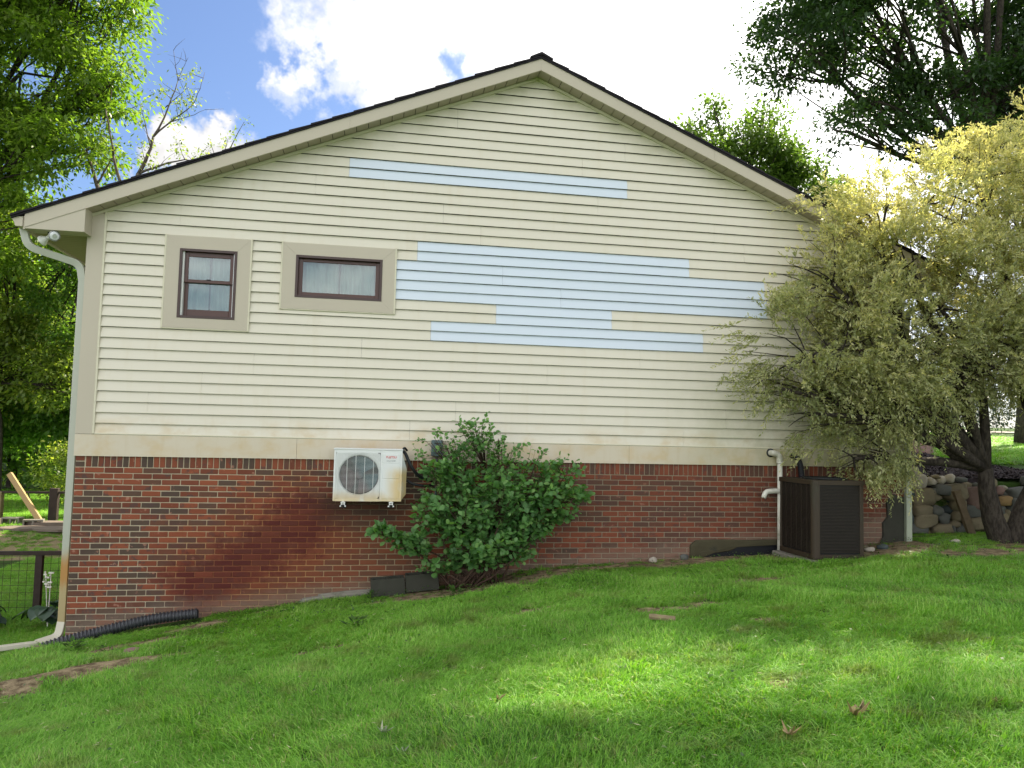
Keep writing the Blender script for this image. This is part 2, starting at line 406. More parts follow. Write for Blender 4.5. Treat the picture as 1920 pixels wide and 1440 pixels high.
def groundmat():
    m, t, o = material('lawn_soil')
    p = P(t); sx, sy, sz = t.sep(p)
    n = t.noise(p, 0.6, 5.0, 0.6); n2 = t.noise(p, 9.0, 5.0, 0.7); n3 = t.noise(p, 60.0, 3.0, 0.7)
    g = t.mix(n, (0.030, 0.068, 0.012), (0.062, 0.115, 0.020))
    g = t.mix(t.m('MULTIPLY', n3, 0.5), g, (0.02, 0.038, 0.010))
    soil = t.mix(t.step(n2, 0.3, 0.7), (0.09, 0.062, 0.036), (0.38, 0.30, 0.175))
    at = t.new('ShaderNodeAttribute', attribute_name='bare', attribute_type='GEOMETRY')
    st = t.new('ShaderNodeAttribute', attribute_name='straw', attribute_type='GEOMETRY')
    f = t.step(t.m('ADD', at.outputs['Fac'], t.m('MULTIPLY', t.m('SUBTRACT', n2, 0.5), 0.7)), 0.15, 0.40)
    c = t.mix(f, g, soil)
    f2 = t.step(t.m('ADD', st.outputs['Fac'], t.m('MULTIPLY', t.m('SUBTRACT', n2, 0.5), 0.6)), 0.35, 0.65)
    c = t.mix(f2, c, t.mix(n3, (0.16, 0.13, 0.07), (0.34, 0.28, 0.16)))
    pbsdf(t, o, c, 0.95, 0.1, bump=t.m('ADD', n2, t.m('MULTIPLY', n3, 0.6)), bstr=0.8, bdist=0.04)
    return m
M['ground'] = groundmat()

def grassmat():
    m, t, o = material('grass_blades')
    p = P(t)
    at = t.new('ShaderNodeAttribute', attribute_name='tint', attribute_type='GEOMETRY')
    n = t.noise(p, 0.8, 4.0, 0.6); nb = t.noise(t.vm('ADD', p, (7.0, 3.0, 0.0)), 2.6, 4.0, 0.6)
    f = t.m('ADD', t.m('MULTIPLY', at.outputs['Fac'], 0.62), t.m('MULTIPLY', t.m('SUBTRACT', n, 0.32), 1.05), clamp=True)
    c = t.ramp(f, [(0.03, (0.045, 0.135, 0.014)), (0.35, (0.14, 0.335, 0.034)), (0.62, (0.25, 0.49, 0.065)), (0.95, (0.44, 0.62, 0.18))])
    straw = t.m('MULTIPLY', t.step(at.outputs['Fac'], 0.90, 0.96), 0.75)
    c = t.mix(straw, c, (0.33, 0.28, 0.14))
    dry = t.m('MULTIPLY', t.step(nb, 0.52, 0.70), 0.5)
    c = t.mix(dry, c, (0.22, 0.21, 0.075))
    b = pbsdf(t, None, c, 0.5, 0.25)
    tr = t.new('ShaderNodeBsdfTranslucent'); t.put(tr.inputs[0], t.vm('MULTIPLY', c, (1.3, 1.4, 0.5)))
    mx = t.new('ShaderNodeMixShader'); mx.inputs[0].default_value = 0.4
    t.l.new(b.outputs[0], mx.inputs[1]); t.l.new(tr.outputs[0], mx.inputs[2]); t.l.new(mx.outputs[0], o.inputs[0])
    return m
M['grass'] = grassmat()
M['mulch'] = plain('dark_mulch', (0.030, 0.022, 0.024), 0.95, 0.5, 30.0, 0.15, bstr=1.0, fine=60)
M['chip'] = plain('mulch_chip_bark', (0.050, 0.037, 0.038), 0.9, 0.7, 15.0, 0.2)
M['dryleaf'] = plain('dry_brown_leaf', (0.26, 0.19, 0.08), 0.6, 0.4, 30.0)
M['paleleaf'] = plain('pale_underside_leaf', (0.33, 0.36, 0.24), 0.6, 0.3, 30.0)
M['yellowleaf'] = plain('yellow_leaf', (0.50, 0.33, 0.08), 0.5, 0.2, 30.0)
M['weed'] = leaf_material('clover_leaves', (0.03, 0.08, 0.018), (0.06, 0.13, 0.025), (0.11, 0.20, 0.04), 0.35)
M['tinywhite'] = plain('white_petal', (0.7, 0.68, 0.6), 0.6, 0.1)


# ------------------------------------------------------------------ mesh helpers
def tag(o, label=None, cat=None, group=None, kind=None):
    if label: o['label'] = label
    if cat: o['category'] = cat
    if group: o['group'] = group
    if kind: o['kind'] = kind
    return o

def empty(name, loc=(0, 0, 0), label=None, cat=None, group=None, rz=0.0):
    o = bpy.data.objects.new(name, None); COL.objects.link(o)
    o.empty_display_size = 0.2
    o.location = loc; o.rotation_euler = (0, 0, rz)
    return tag(o, label, cat, group)

def link_mesh(name, me, mat, parent=None, world=True):
    o = bpy.data.objects.new(name, me); COL.objects.link(o)
    if mat is not None and len(me.materials) == 0: me.materials.append(mat)
    if parent is not None:
        o.parent = parent
        if world:
            o.matrix_parent_inverse = WM(parent).inverted()
    return o

def WM(o):
    m = Matrix.LocRotScale(o.location, o.rotation_euler, o.scale)
    if o.parent is not None:
        m = WM(o.parent) @ o.matrix_parent_inverse @ m
    return m

def np_mesh(name, V, F, attrs=None, smooth=False):
    """V (n,3), F (m,k) equal-sized faces"""
    V = np.ascontiguousarray(V, dtype=np.float32); F = np.ascontiguousarray(F, dtype=np.int32)
    me = bpy.data.meshes.new(name)
    me.vertices.add(len(V)); me.vertices.foreach_set('co', V.ravel())
    k = F.shape[1]
    me.loops.add(F.size); me.loops.foreach_set('vertex_index', F.ravel())
    me.polygons.add(len(F)); me.polygons.foreach_set('loop_start', np.arange(0, F.size, k, dtype=np.int32))
    me.polygons.foreach_set('loop_total', np.full(len(F), k, dtype=np.int32))
    if smooth: me.polygons.foreach_set('use_smooth', np.ones(len(F), dtype=bool))
    for nm, a in (attrs or {}).items():
        at = me.attributes.new(nm, 'FLOAT', 'POINT'); at.data.foreach_set('value', np.ascontiguousarray(a, dtype=np.float32))
    me.update(); me.validate()
    return me

class MB:
    def __init__(s): s.v = []; s.f = []
    def add(s, vs, fs):
        b = len(s.v); s.v.extend([tuple(v) for v in vs]); s.f.extend([tuple(i + b for i in f) for f in fs]); return s
    def box(s, x0, x1, y0, y1, z0, z1, bev=0.0, T=None):
        if bev <= 0:
            vs = [(x, y, z) for z in (z0, z1) for y in (y0, y1) for x in (x0, x1)]
            fs = [(0, 2, 3, 1), (4, 5, 7, 6), (0, 1, 5, 4), (2, 6, 7, 3), (0, 4, 6, 2), (1, 3, 7, 5)]
        else:
            b = bev; vs = []; idx = {}
            for i, x in enumerate((x0, x1)):
                for j, y in enumerate((y0, y1)):
                    for k, z in enumerate((z0, z1)):
                        sx = b if i == 0 else -b; sy = b if j == 0 else -b; sz = b if k == 0 else -b
                        for a, pt in enumerate(((x, y + sy, z + sz), (x + sx, y, z + sz), (x + sx, y + sy, z))):
                            idx[(i, j, k, a)] = len(vs); vs.append(pt)
            q = lambda *c: tuple(idx[t] for t in c)
            fs = []
            for i in (0, 1): fs.append(q((i, 0, 0, 0), (i, 0, 1, 0), (i, 1, 1, 0), (i, 1, 0, 0)) if i == 0 else q((i, 0, 0, 0), (i, 1, 0, 0), (i, 1, 1, 0), (i, 0, 1, 0)))
            for j in (0, 1): fs.append(q((0, j, 0, 1), (1, j, 0, 1), (1, j, 1, 1), (0, j, 1, 1)) if j == 0 else q((0, j, 0, 1), (0, j, 1, 1), (1, j, 1, 1), (1, j, 0, 1)))
            for k in (0, 1): fs.append(q((0, 0, k, 2), (0, 1, k, 2), (1, 1, k, 2), (1, 0, k, 2)) if k == 0 else q((0, 0, k, 2), (1, 0, k, 2), (1, 1, k, 2), (0, 1, k, 2)))
            for j in (0, 1):
                for k in (0, 1): fs.append(q((0, j, k, 1), (1, j, k, 1), (1, j, k, 2), (0, j, k, 2)))
            for i in (0, 1):
                for k in (0, 1): fs.append(q((i, 0, k, 0), (i, 1, k, 0), (i, 1, k, 2), (i, 0, k, 2)))
            for i in (0, 1):
                for j in (0, 1): fs.append(q((i, j, 0, 0), (i, j, 1, 0), (i, j, 1, 1), (i, j, 0, 1)))
            for i in (0, 1):
                for j in (0, 1):
                    for k in (0, 1): fs.append(q((i, j, k, 0), (i, j, k, 1), (i, j, k, 2)))
        if T is not None: vs = [tuple(T @ Vector(v)) for v in vs]
        return s.add(vs, fs)
    def prism(s, poly, y0, y1):
        """polygon in (x, z) extruded along y"""
        n = len(poly)
        vs = [(x, y0, z) for x, z in poly] + [(x, y1, z) for x, z in poly]
        fs = [tuple(range(n)), tuple(range(2 * n - 1, n - 1, -1))] + [(i, i + n, (i + 1) % n + n, (i + 1) % n) for i in range(n)]
        return s.add(vs, fs)
    def sweep(s, path, prof, up=(0, 0, 1), cap=True, scales=None):
        """prof: list of (a, b) across the path"""
        pts = [Vector(p) for p in path]; n = len(prof); base = len(s.v); up = Vector(up)
        rings = []
        pa = None
        for i, p in enumerate(pts):
            d = (pts[min(i + 1, len(pts) - 1)] - pts[max(i - 1, 0)]).normalized()
            if pa is None:
                a = d.cross(up)
                if a.length < 1e-4: a = d.cross(Vector((0, 1, 0)))
            else:
                a = pa - d * pa.dot(d)
            a.normalize(); pa = a; b = a.cross(d)
            k = scales[i] if scales else 1.0
            rings.append([tuple(p + a * (u * k) + b * (v * k)) for u, v in prof])
        vs = [v for r in rings for v in r]; fs = []
        for i in range(len(rings) - 1):
            for j in range(n):
                j2 = (j + 1) % n
                fs.append((i * n + j, i * n + j2, (i + 1) * n + j2, (i + 1) * n + j))
        if cap: fs += [tuple(range(n - 1, -1, -1)), tuple(range((len(rings) - 1) * n, len(rings) * n))]
        return s.add(vs, fs)
    def tube(s, path, r, n=8, cap=True):
        pr = [(math.cos(2 * math.pi * i / n), math.sin(2 * math.pi * i / n)) for i in range(n)]
        if not isinstance(r, (list, tuple)): r = [r] * len(path)
        return s.sweep(path, pr, cap=cap, scales=list(r))
    def cyl(s, a, b, r, n=12): return s.tube([a, b], r, n)
    def build(s, name, mat, parent=None, smooth=False, attrs=None):
        me = bpy.data.meshes.new(name); me.from_pydata(s.v, [], s.f)
        if smooth: me.polygons.foreach_set('use_smooth', [True] * len(me.polygons))
        for nm, a in (attrs or {}).items():
            at = me.attributes.new(nm, 'FLOAT', 'POINT'); at.data.foreach_set('value', a)
        me.update()
        return link_mesh(name, me, mat, parent)

def smooth_path(pts, r=0.08, k=5):
    """round the corners of a polyline"""
    P_ = [Vector(p) for p in pts]; out = [P_[0]]
    for i in range(1, len(P_) - 1):
        a, b, c = P_[i - 1], P_[i], P_[i + 1]
        d1 = (a - b); d2 = (c - b); q = min(r, d1.length * 0.45, d2.length * 0.45)
        s0 = b + d1.normalized() * q; s1 = b + d2.normalized() * q
        for j in range(k + 1):
            u = j / k
            out.append((1 - u) ** 2 * s0 + 2 * u * (1 - u) * b + u * u * s1)
    out.append(P_[-1])
    return out

def icos(sub=2):
    import bmesh
    bm = bmesh.new(); bmesh.ops.create_icosphere(bm, subdivisions=sub, radius=1.0)
    v = np.array([x.co[:] for x in bm.verts]); f = np.array([[q.index for q in p.verts] for p in bm.faces]); bm.free()
    return v, f
ICO2 = icos(2); ICO3 = icos(3)

def rock(name, c, size, mat, parent=None, seed=0, rough=0.22, angular=False, ico=None, rot=None):
    v, f = ico or ICO2
    v = v.copy(); off = Vector((seed * 3.17, seed * 1.3, seed * 7.7))
    for i in range(len(v)):
        q = Vector(v[i]); k = 1 + rough * (mnoise.noise(q * 1.2 + off)) * 2 + rough * 0.5 * mnoise.noise(q * 2.9 + off)
        v[i] = q * k
    if angular:
        e = 0.52; v = np.sign(v) * np.abs(v) ** e
    v = v * np.array(size) * 0.5
    if rot is not None:
        a = rot; v = v @ np.array([[math.cos(a), 0, -math.sin(a)], [0, 1, 0], [math.sin(a), 0, math.cos(a)]])
    me = np_mesh(name, v, f, smooth=True)
    o = link_mesh(name, me, mat, parent, world=False)
    o.location = Vector(c) - (Vector(WM(parent).translation) if parent is not None else Vector((0, 0, 0)))
    return o

# ------------------------------------------------------------------ terrain
WX = [-40, -12, -6, -4.1, -3.41, -1.95, -.85, .03, .88, 2.17, 3.46, 4.2, 5.4, 7.3, 9, 12, 25, 60]
WZ = [-3.0, -2.75, -2.62, -2.52, -2.36, -2.14, -2.0, -1.89, -1.81, -1.60, -1.52, -1.463, -1.42, -1.25, -1.2, -1.1, -.6, .5]
def sstep(v, a, b):
    t = np.clip((v - a) / (b - a), 0, 1); return t * t * (3 - 2 * t)
def hills(x, y, s, k):
    return (np.sin(x * s + 1.3 * k) * np.cos(y * s * 0.8 + 2.1 * k) + 0.5 * np.sin(x * s * 2.3 + y * s * 1.7 + k)) / 1.5
def G(x, y):
    x = np.asarray(x, float); y = np.asarray(y, float)
    zw = np.interp(x, WX, WZ)
    pl = -1.5 + 0.08 * np.clip(x, -14, 22)
    t = np.clip(-y / 9.7, 0, 1)
    front = zw * (1 - t) + pl * t
    # behind the wall plane: the low fenced yard on the left, the raised bed and lawn on the right
    L = np.interp(y, [0, 2, 7, 8.5, 11, 20, 34, 60, 120], [0, 0, 0, 1, 1, 1, 1, 1, 1])
    left = (zw * (1 - sstep(y, 0, 2)) + (-2.52) * sstep(y, 0, 2)) * (1 - L) + (-2.20 + np.interp(y, [0, 18, 45, 120], [0, 0, 1.6, 5])) * L
    right = np.interp(y, [0, .8, 5, 9, 20, 26, 60, 140], [-.44, -.44, -.04, .12, .62, .85, 2.0, 4.5])
    stp = sstep(y, .52, .72)
    right = zw * (1 - stp) + right * stp
    rr = sstep(x, 0.0, 6.5)
    back = left * (1 - rr) + right * rr
    z = np.where(y < 0, front, back)
    # little dirt ridge at the left, and the small slump under it
    rdg = np.exp(-((y + 2.25 - (x + 2.8) * 0.22) / 0.30) ** 2) * sstep(x, -1.2, -2.3)
    z = z + 0.055 * rdg - 0.05 * np.exp(-((y + 2.62 - (x + 2.8) * 0.2) / 0.25) ** 2) * sstep(x, -1.9, -2.5)
    fade = np.where(y < -0.15, 1.0, 0.15)
    z = z + 0.022 * hills(x, y, 1.3, 1) * fade + 0.010 * hills(x, y, 4.1, 2) * fade
    return z

def bare_mask(x, y):
    """1 where the lawn is worn to soil"""
    x = np.asarray(x, float); y = np.asarray(y, float)
    def el(cx, cy, rx, ry, a=0.0):
        ca, sa = math.cos(a), math.sin(a)
        u = ((x - cx) * ca + (y - cy) * sa) / rx; v = (-(x - cx) * sa + (y - cy) * ca) / ry
        return np.exp(-(u * u + v * v) * 1.1)
    m = np.zeros_like(x)
    E = [(-2.85, -2.30, 1.15, .26, .16, 1.1), (-2.9, -2.66, .45, .17, .15, 1.1), (-2.0, -2.15, .55, .16, .25, .9), (-2.45, -1.12, .70, .24, .16, 1.0), (-1.85, -.60, .40, .20, .2, 1.0), (-1.25, -.30, .5, .14, .1, .8),
         (-.45, -2.72, .45, .10, .22, .95), (.12, -2.62, .38, .10, .25, 1.05), (.75, -2.45, .50, .10, .22, .95), (1.55, -2.25, .35, .11, .25, 1.1), (-1.3, -2.45, .5, .09, .3, .6), (-.55, -.65, .35, .1, .1, .8),
         (0.25, -.70, .60, .18, .1, 1.05), (1.4, -.50, 1.2, .42, .1, 1.2), (2.9, -.25, .9, .20, .05, .95), (4.6, -.32, 1.6, .36, 0, 1.15), (4.6, -1.2, .7, .16, 0, .55), (6.6, -.45, 1.1, .60, 0, 1.2), (8.6, -.35, 1.8, .75, 0, 1.1), (8.0, -1.35, 1.5, .55, 0, .85),
         (2.8, -2.85, .60, .26, .1, .72), (3.3, -2.35, .35, .14, .1, .75), (4.1, -1.95, .60, .20, .1, .8), (5.3, -1.55, .6, .2, .1, .65), (3.4, -3.6, .6, .18, .2, .5), (.4, -3.9, .5, .12, .3, .42), (2.6, -5.2, .5, .16, .2, .40)]
    for cx, cy, rx, ry, a, k in E: m = np.maximum(m, k * el(cx, cy, rx, ry, a))
    return np.clip(m * 1.12, 0, 1)
def straw_mask(x, y):
    return np.where((y > 6.6) & (y < 8.7) & (x < -3.5), 1.0, 0.0) * 0.9

def grid_axis(segs):
    out = []
    for a, b, st in segs: out += list(np.arange(a, b, st))
    return np.array(out + [segs[-1][1]])
gx = grid_axis([(-500, -100, 80), (-100, -30, 10), (-30, -10, 2), (-10, -5, .4), (-5, 12, .10), (12, 20, .8), (20, 60, 4), (60, 100, 10), (100, 500, 80)])
gy = grid_axis([(-300, -60, 60), (-60, -14, 6), (-14, -8, .5), (-8, 1.2, .10), (1.2, 14, .35), (14, 40, 2), (40, 120, 10), (120, 900, 90)])
XX, YY = np.meshgrid(gx, gy)
ZZ = G(XX, YY)
V = np.stack([XX.ravel(), YY.ravel(), ZZ.ravel()], 1)
nx = len(gx); ny = len(gy)
ii = (np.arange(ny - 1)[:, None] * nx + np.arange(nx - 1)[None, :]).ravel()
F = np.stack([ii, ii + 1, ii + 1 + nx, ii + nx], 1)
gm = np_mesh('lawn', V, F, {'bare': bare_mask(XX, YY).ravel(), 'straw': straw_mask(XX, YY).ravel()}, smooth=True)
lawn = link_mesh('lawn', gm, M['ground'])
tag(lawn, 'sloping mown lawn with worn patches of soil', 'lawn', kind='structure')

# ------------------------------------------------------------------ the house
XL, XR, AX, AZ, SL = -3.445, 7.335, 1.945, 4.847, 0.4167
E_ = 0.127
DEPTH = 12.0
zl = lambda x: AZ - SL * abs(x - AX)
house = empty('house', (AX, 0, -1.8), 'beige vinyl sided house gable over a red brick foundation wall with blue patch panels', 'house')
WIN = [(-2.565, -1.593, 1.29, 2.412, -2.405, -1.75, 1.416, 2.253), (-1.211, 0.160, 1.590, 2.413, -1.048, 0.0, 1.738, 2.26)]

# backing wall with the two openings, side walls and the rear
mb = MB()
def wallpiece(x0, x1, z0, z1): mb.box(x0, x1, 0.004, 0.10, z0, z1)
xs = [XL, WIN[0][4], WIN[0][5], WIN[1][4], WIN[1][5], XR]
wallpiece(XL + .01, XR - .01, -0.02, WIN[0][6])
wallpiece(XL + .01, WIN[0][4], WIN[0][6], 2.45); wallpiece(WIN[0][5], WIN[1][4], WIN[0][6], 2.45); wallpiece(WIN[1][5], XR - .01, WIN[0][6], 2.45)
wallpiece(WIN[0][4], WIN[0][5], WIN[0][7], 2.45); wallpiece(WIN[1][4], WIN[1][5], WIN[1][7], 2.45); wallpiece(WIN[1][4], WIN[1][5], WIN[0][6], WIN[1][6])
mb.prism([(XL + .01, 2.45), (XR - .01, 2.45), (XR - .01, zl(XR) + .05), (AX, AZ + .05), (XL + .01, zl(XL) + .05)], 0.004, 0.10)
mb.build('gable_wall', M['sheath'], house)
mb = MB()
for x0, x1 in ((XL, XL + .1), (XR - .1, XR)): mb.box(x0, x1, 0.102, DEPTH, 0.0, 2.6)
mb.box(XL + .1, XR - .1, DEPTH - .1, DEPTH, -2.5, 2.6)
mb.build('side_wall', M['siding'], house)
for x0, x1 in ((XL, XL + .1), (XR - .1, XR)):
    mb = MB(); mb.box(x0, x1, 0.094, DEPTH, -3.2, -0.002); mb.build('side_foundation', M['brick'], house)
mb = MB(); mb.box(XL + .004, XR - .004, 0.0, .094, -3.0, -0.022); mb.build('mortar_bed', M['mortar'], house)

# ---- bricks
BL, BH, JT = 0.2127, 0.0677, 0.0105
def brick_mesh(l, h, d=0.09, seed=0):
    b = MB(); b.box(0, l, -0.007, d - 0.007, 0, h, 0.004)
    r = random.Random(seed)
    b.v = [(x + r.uniform(-.0012, .0012), y + (r.uniform(-.0015, .0015) if y < 0 else 0), z + r.uniform(-.0012, .0012)) for x, y, z in b.v]
    return b
def shared(name, b):
    me = bpy.data.meshes.new(name); me.from_pydata(b.v, [], b.f); me.materials.append(M['brick'])
    at = me.attributes.new('bid', 'FLOAT', 'POINT'); at.data.foreach_set('value', [0.0] * len(b.v)); return me
BM = [shared('brick', brick_mesh(BL - JT, BH - JT, 0.085, s)) for s in range(6)]
BMH = [shared('brick', brick_mesh(BL / 2 - JT, BH - JT, 0.085, s + 20)) for s in range(3)]
BMS = [shared('soldier_brick', brick_mesh(BH - JT, 0.150, 0.085, s + 40)) for s in range(4)]
hm = WM(house).inverted()
def put(name, me, x, z, parent=house):
    o = bpy.data.objects.new(name, me); COL.objects.link(o); o.parent = parent; o.matrix_parent_inverse = hm
    o.location = (x, 0, z); return o
rest_v, rest_f, rest_a = [], [], []
cnt = 0; rid = 0
z = -0.389 - BH
row = 0
allb = []
while z > -2.62:
    half = (row % 2 == 0)
    x = XL
    first = True
    while x < XR - .02:
        l = BL / 2 if (half and first) else BL
        first = False
        l = min(l, XR - x)
        if z + BH > float(np.interp(x + l / 2, WX, WZ)) - 0.12:
            allb.append((x, z, l))
        x += l
    z -= BH; row += 1
allb.sort(key=lambda b: b[0])
for (x, z, l) in allb:
    if cnt < 300 and (abs(l - BL) < 1e-4 or abs(l - BL / 2) < 1e-4):
        me = random.choice(BM) if l > BL * .6 else random.choice(BMH)
        o = put('brick', me, x + JT / 2, z + JT / 2); cnt += 1
    else:
        b = brick_mesh(l - JT, BH - JT, 0.085, rid); n0 = len(rest_v)
        rest_v += [(vx + x + JT / 2, vy, vz + z + JT / 2) for vx, vy, vz in b.v]
        rest_f += [tuple(i + n0 for i in f) for f in b.f]
        rest_a += [random.random()] * len(b.v); rid += 1
b = MB(); b.v = rest_v; b.f = rest_f
tag(b.build('brick_courses', M['brick'], house, attrs={'bid': rest_a}), kind='stuff')
x = XL + 0.112
put('brick', BMH[0], XL + JT / 2, -0.389 + JT / 2); put('brick', BMH[1], XL + JT / 2, -0.389 + BH + JT / 2)
while x < XR - .03:
    put('soldier_brick', random.choice(BMS), x + JT / 2, -0.389 + JT / 2); x += BH

# ---- skirt boards, corner boards and thin trim strips
def sbz(x): return -0.260 + 0.0030 * (x - XL)
for a, b_ in ((XL - .012, -0.952), (-0.949, 3.279), (3.282, 5.250), (5.253, XR + .012)):
    m_ = MB()
    n = max(2, int((b_ - a) / .5)); 
    prof = lambda x: [(-.032 + .0012 * math.sin(x * 3.1), sbz(x)), (-.030 + .0012 * math.sin(x * 2.3 + 1), -.006), (.0, -.006), (.0, sbz(x))]
    xsn = np.linspace(a, b_, n + 1); vs = []; fs = []
    for xx in xsn: vs += [(xx, yy, zz) for yy, zz in prof(xx)]
    for i in range(n):
        for j in range(4): fs.append((i * 4 + j, i * 4 + (j + 1) % 4, i * 4 + 4 + (j + 1) % 4, i * 4 + 4 + j))
    fs += [(3, 2, 1, 0), (n * 4, n * 4 + 1, n * 4 + 2, n * 4 + 3)]
    m_.add(vs, fs); m_.build('skirt_board', M['skirt'], house)
mb = MB(); mb.box(XL - .012, XL + .172, -.030, .10, -.003, 2.62, .002); mb.build('corner_board', M['trim'], house)
mb = MB(); mb.box(XR - .135, XR + .012, -.030, .10, -.003, 2.62, .002); mb.build('corner_board', M['trim'], house)
mb = MB(); mb.box(XL + .172, XL + .196, -.036, .0, .0, 2.64, .003); mb.build('trim_strip', M['strip'], house)
mb = MB(); mb.box(XR - .159, XR - .135, -.036, .0, .0, 2.64, .003); mb.build('trim_strip', M['strip'], house)
mb = MB(); mb.box(XL + .196, XR - .159, -.034, .0, -.004, .012, .003); mb.build('trim_strip', M['strip'], house)
for s in (-1, 1):
    xe = AX - 5.36 if s < 0 else AX + 5.36
    mb = MB(); mb.prism([(AX, AZ - .004), (xe, zl(xe) - .004), (xe, zl(xe) - .040), (AX, AZ - .040)], -.038 - (.001 if s > 0 else 0), -.001)
    mb.build('trim_strip', M['strip'], house)

# ---- siding panels: each panel is two courses
JO = {1: [.41, 4.035], 3: [-2.683, .981, 4.643], 5: [-2.089, 1.538, 5.2], 7: [-1.499, 2.158, 5.82], 9: [-.218, 3.418, 7.0], 11: [.636, 4.308],
      13: [1.469, 3.021], 15: [2.323], 17: [1.543], 19: [.436, 4.101], 21: [-2.431, 1.243, 4.9], 23: [.751, 4.46], 25: [-.856, 2.804],
      27: [-.45, 3.211], 29: [2.582], 31: [3.173], 33: [0.9]}
BLUE = {27: [(-.45, 3.211)], 19: [(.436, 4.101)], 17: [(.16, 6.2)], 15: [(.16, 5.9)], 13: [(1.469, 3.021)], 11: [(.636, 4.308)]}
JO[17] = [1.543, 5.20]; JO[15] = [2.323, 5.24]
def course(mbb, x0, x1, n, push, seed):
    if x1 - x0 < .02: return
    k = max(1, int((x1 - x0) / .28)); xs_ = np.linspace(x0, x1, k + 1); r = random.Random(seed)
    z0 = n * E_ + .001; z1 = (n + 1) * E_ - .0015
    vs = []; fs = []
    for xx in xs_:
        a = r.uniform(-.0010, .0010); b2 = .0012 * math.sin(xx * 1.7 + n * 1.9); c = r.uniform(-.0008, .0008)
        yb = -.0285 - push + c; yt = -.004 - push * .4
        vs += [(xx, -.002, z0 + .045 + b2), (xx, yb + .005, z0 + .010 + b2), (xx, yb + .0012, z0 + b2 + a * .3), (xx, yb, z0 + .006 + b2), (xx, (yb * .52 + yt * .48) - .0010, (z0 + z1) / 2), (xx, yt - .0015, z1 - .012), (xx, yt + .001, z1)]
    m7 = 7
    for i in range(k):
        for j in range(m7 - 1): fs.append((i * m7 + j, (i + 1) * m7 + j, (i + 1) * m7 + j + 1, i * m7 + j + 1))
    # closed ends
    fs.append(tuple(range(m7 - 1, -1, -1))); fs.append(tuple(range(k * m7, k * m7 + m7)))
    mbb.add(vs, fs)
for odd in range(1, 39, 2):
    lo = odd - 1
    z0 = lo * E_
    dx_ = (AZ - z0) / SL
    xa = max(XL + .19, AX - dx_); xb = min(XR - .15, AX + dx_)
    if xb - xa < .1: continue
    cuts = [xa] + [j for j in JO.get(odd, []) if xa < j < xb] + [xb]
    for ci in range(len(cuts) - 1):
        c0, c1 = cuts[ci], cuts[ci + 1]
        mid = (c0 + c1) / 2
        blue = any(a - .01 <= c0 and c1 <= b_ + .01 for a, b_ in BLUE.get(odd, []))
        # split the panel at the windows
        segs = [(c0, c1)]
        for wn in WIN:
            if z0 < wn[7] and z0 + 2 * E_ > wn[6]:
                ns = []
                for a, b_ in segs:
                    if b_ <= wn[0] or a >= wn[1]: ns.append((a, b_)); continue
                    if a < wn[0]: ns.append((a, wn[0] + .004))
                    if b_ > wn[1]: ns.append((wn[1] - .004, b_))
                    # keep the course that passes wholly above or below the opening
                segs = ns
        for a, b_ in segs:
            m_ = MB()
            for q in (lo, lo + 1):
                zz = q * E_; dd = (AZ - zz) / SL
                aa = max(a, AX - dd); bb = min(b_, AX + dd)
                course(m_, aa + .0010, bb - .0010, q, .0022 if ci % 2 else 0.0, odd * 97 + ci * 13 + q)
            bl = blue or any(p_ - .01 <= a and b_ <= q_ + .01 for p_, q_ in BLUE.get(odd, []))
            if m_.v: m_.build('siding_panel', M['patch'] if bl else M['siding'], house)
        # filler courses directly above / below the trims where only one course is hidden
        for wn in WIN:
            if z0 < wn[7] and z0 + 2 * E_ > wn[6]:
                a = max(c0, wn[0]); b_ = min(c1, wn[1])
                if b_ - a < .03: continue
                for q in (lo, lo + 1):
                    if q * E_ >= wn[7] - .02 or (q + 1) * E_ <= wn[6] + .02:
                        m_ = MB(); course(m_, a + .004, b_ - .004, q, 0.0, odd * 31 + q); m_.build('siding_panel', M['patch'] if blue else M['siding'], house)

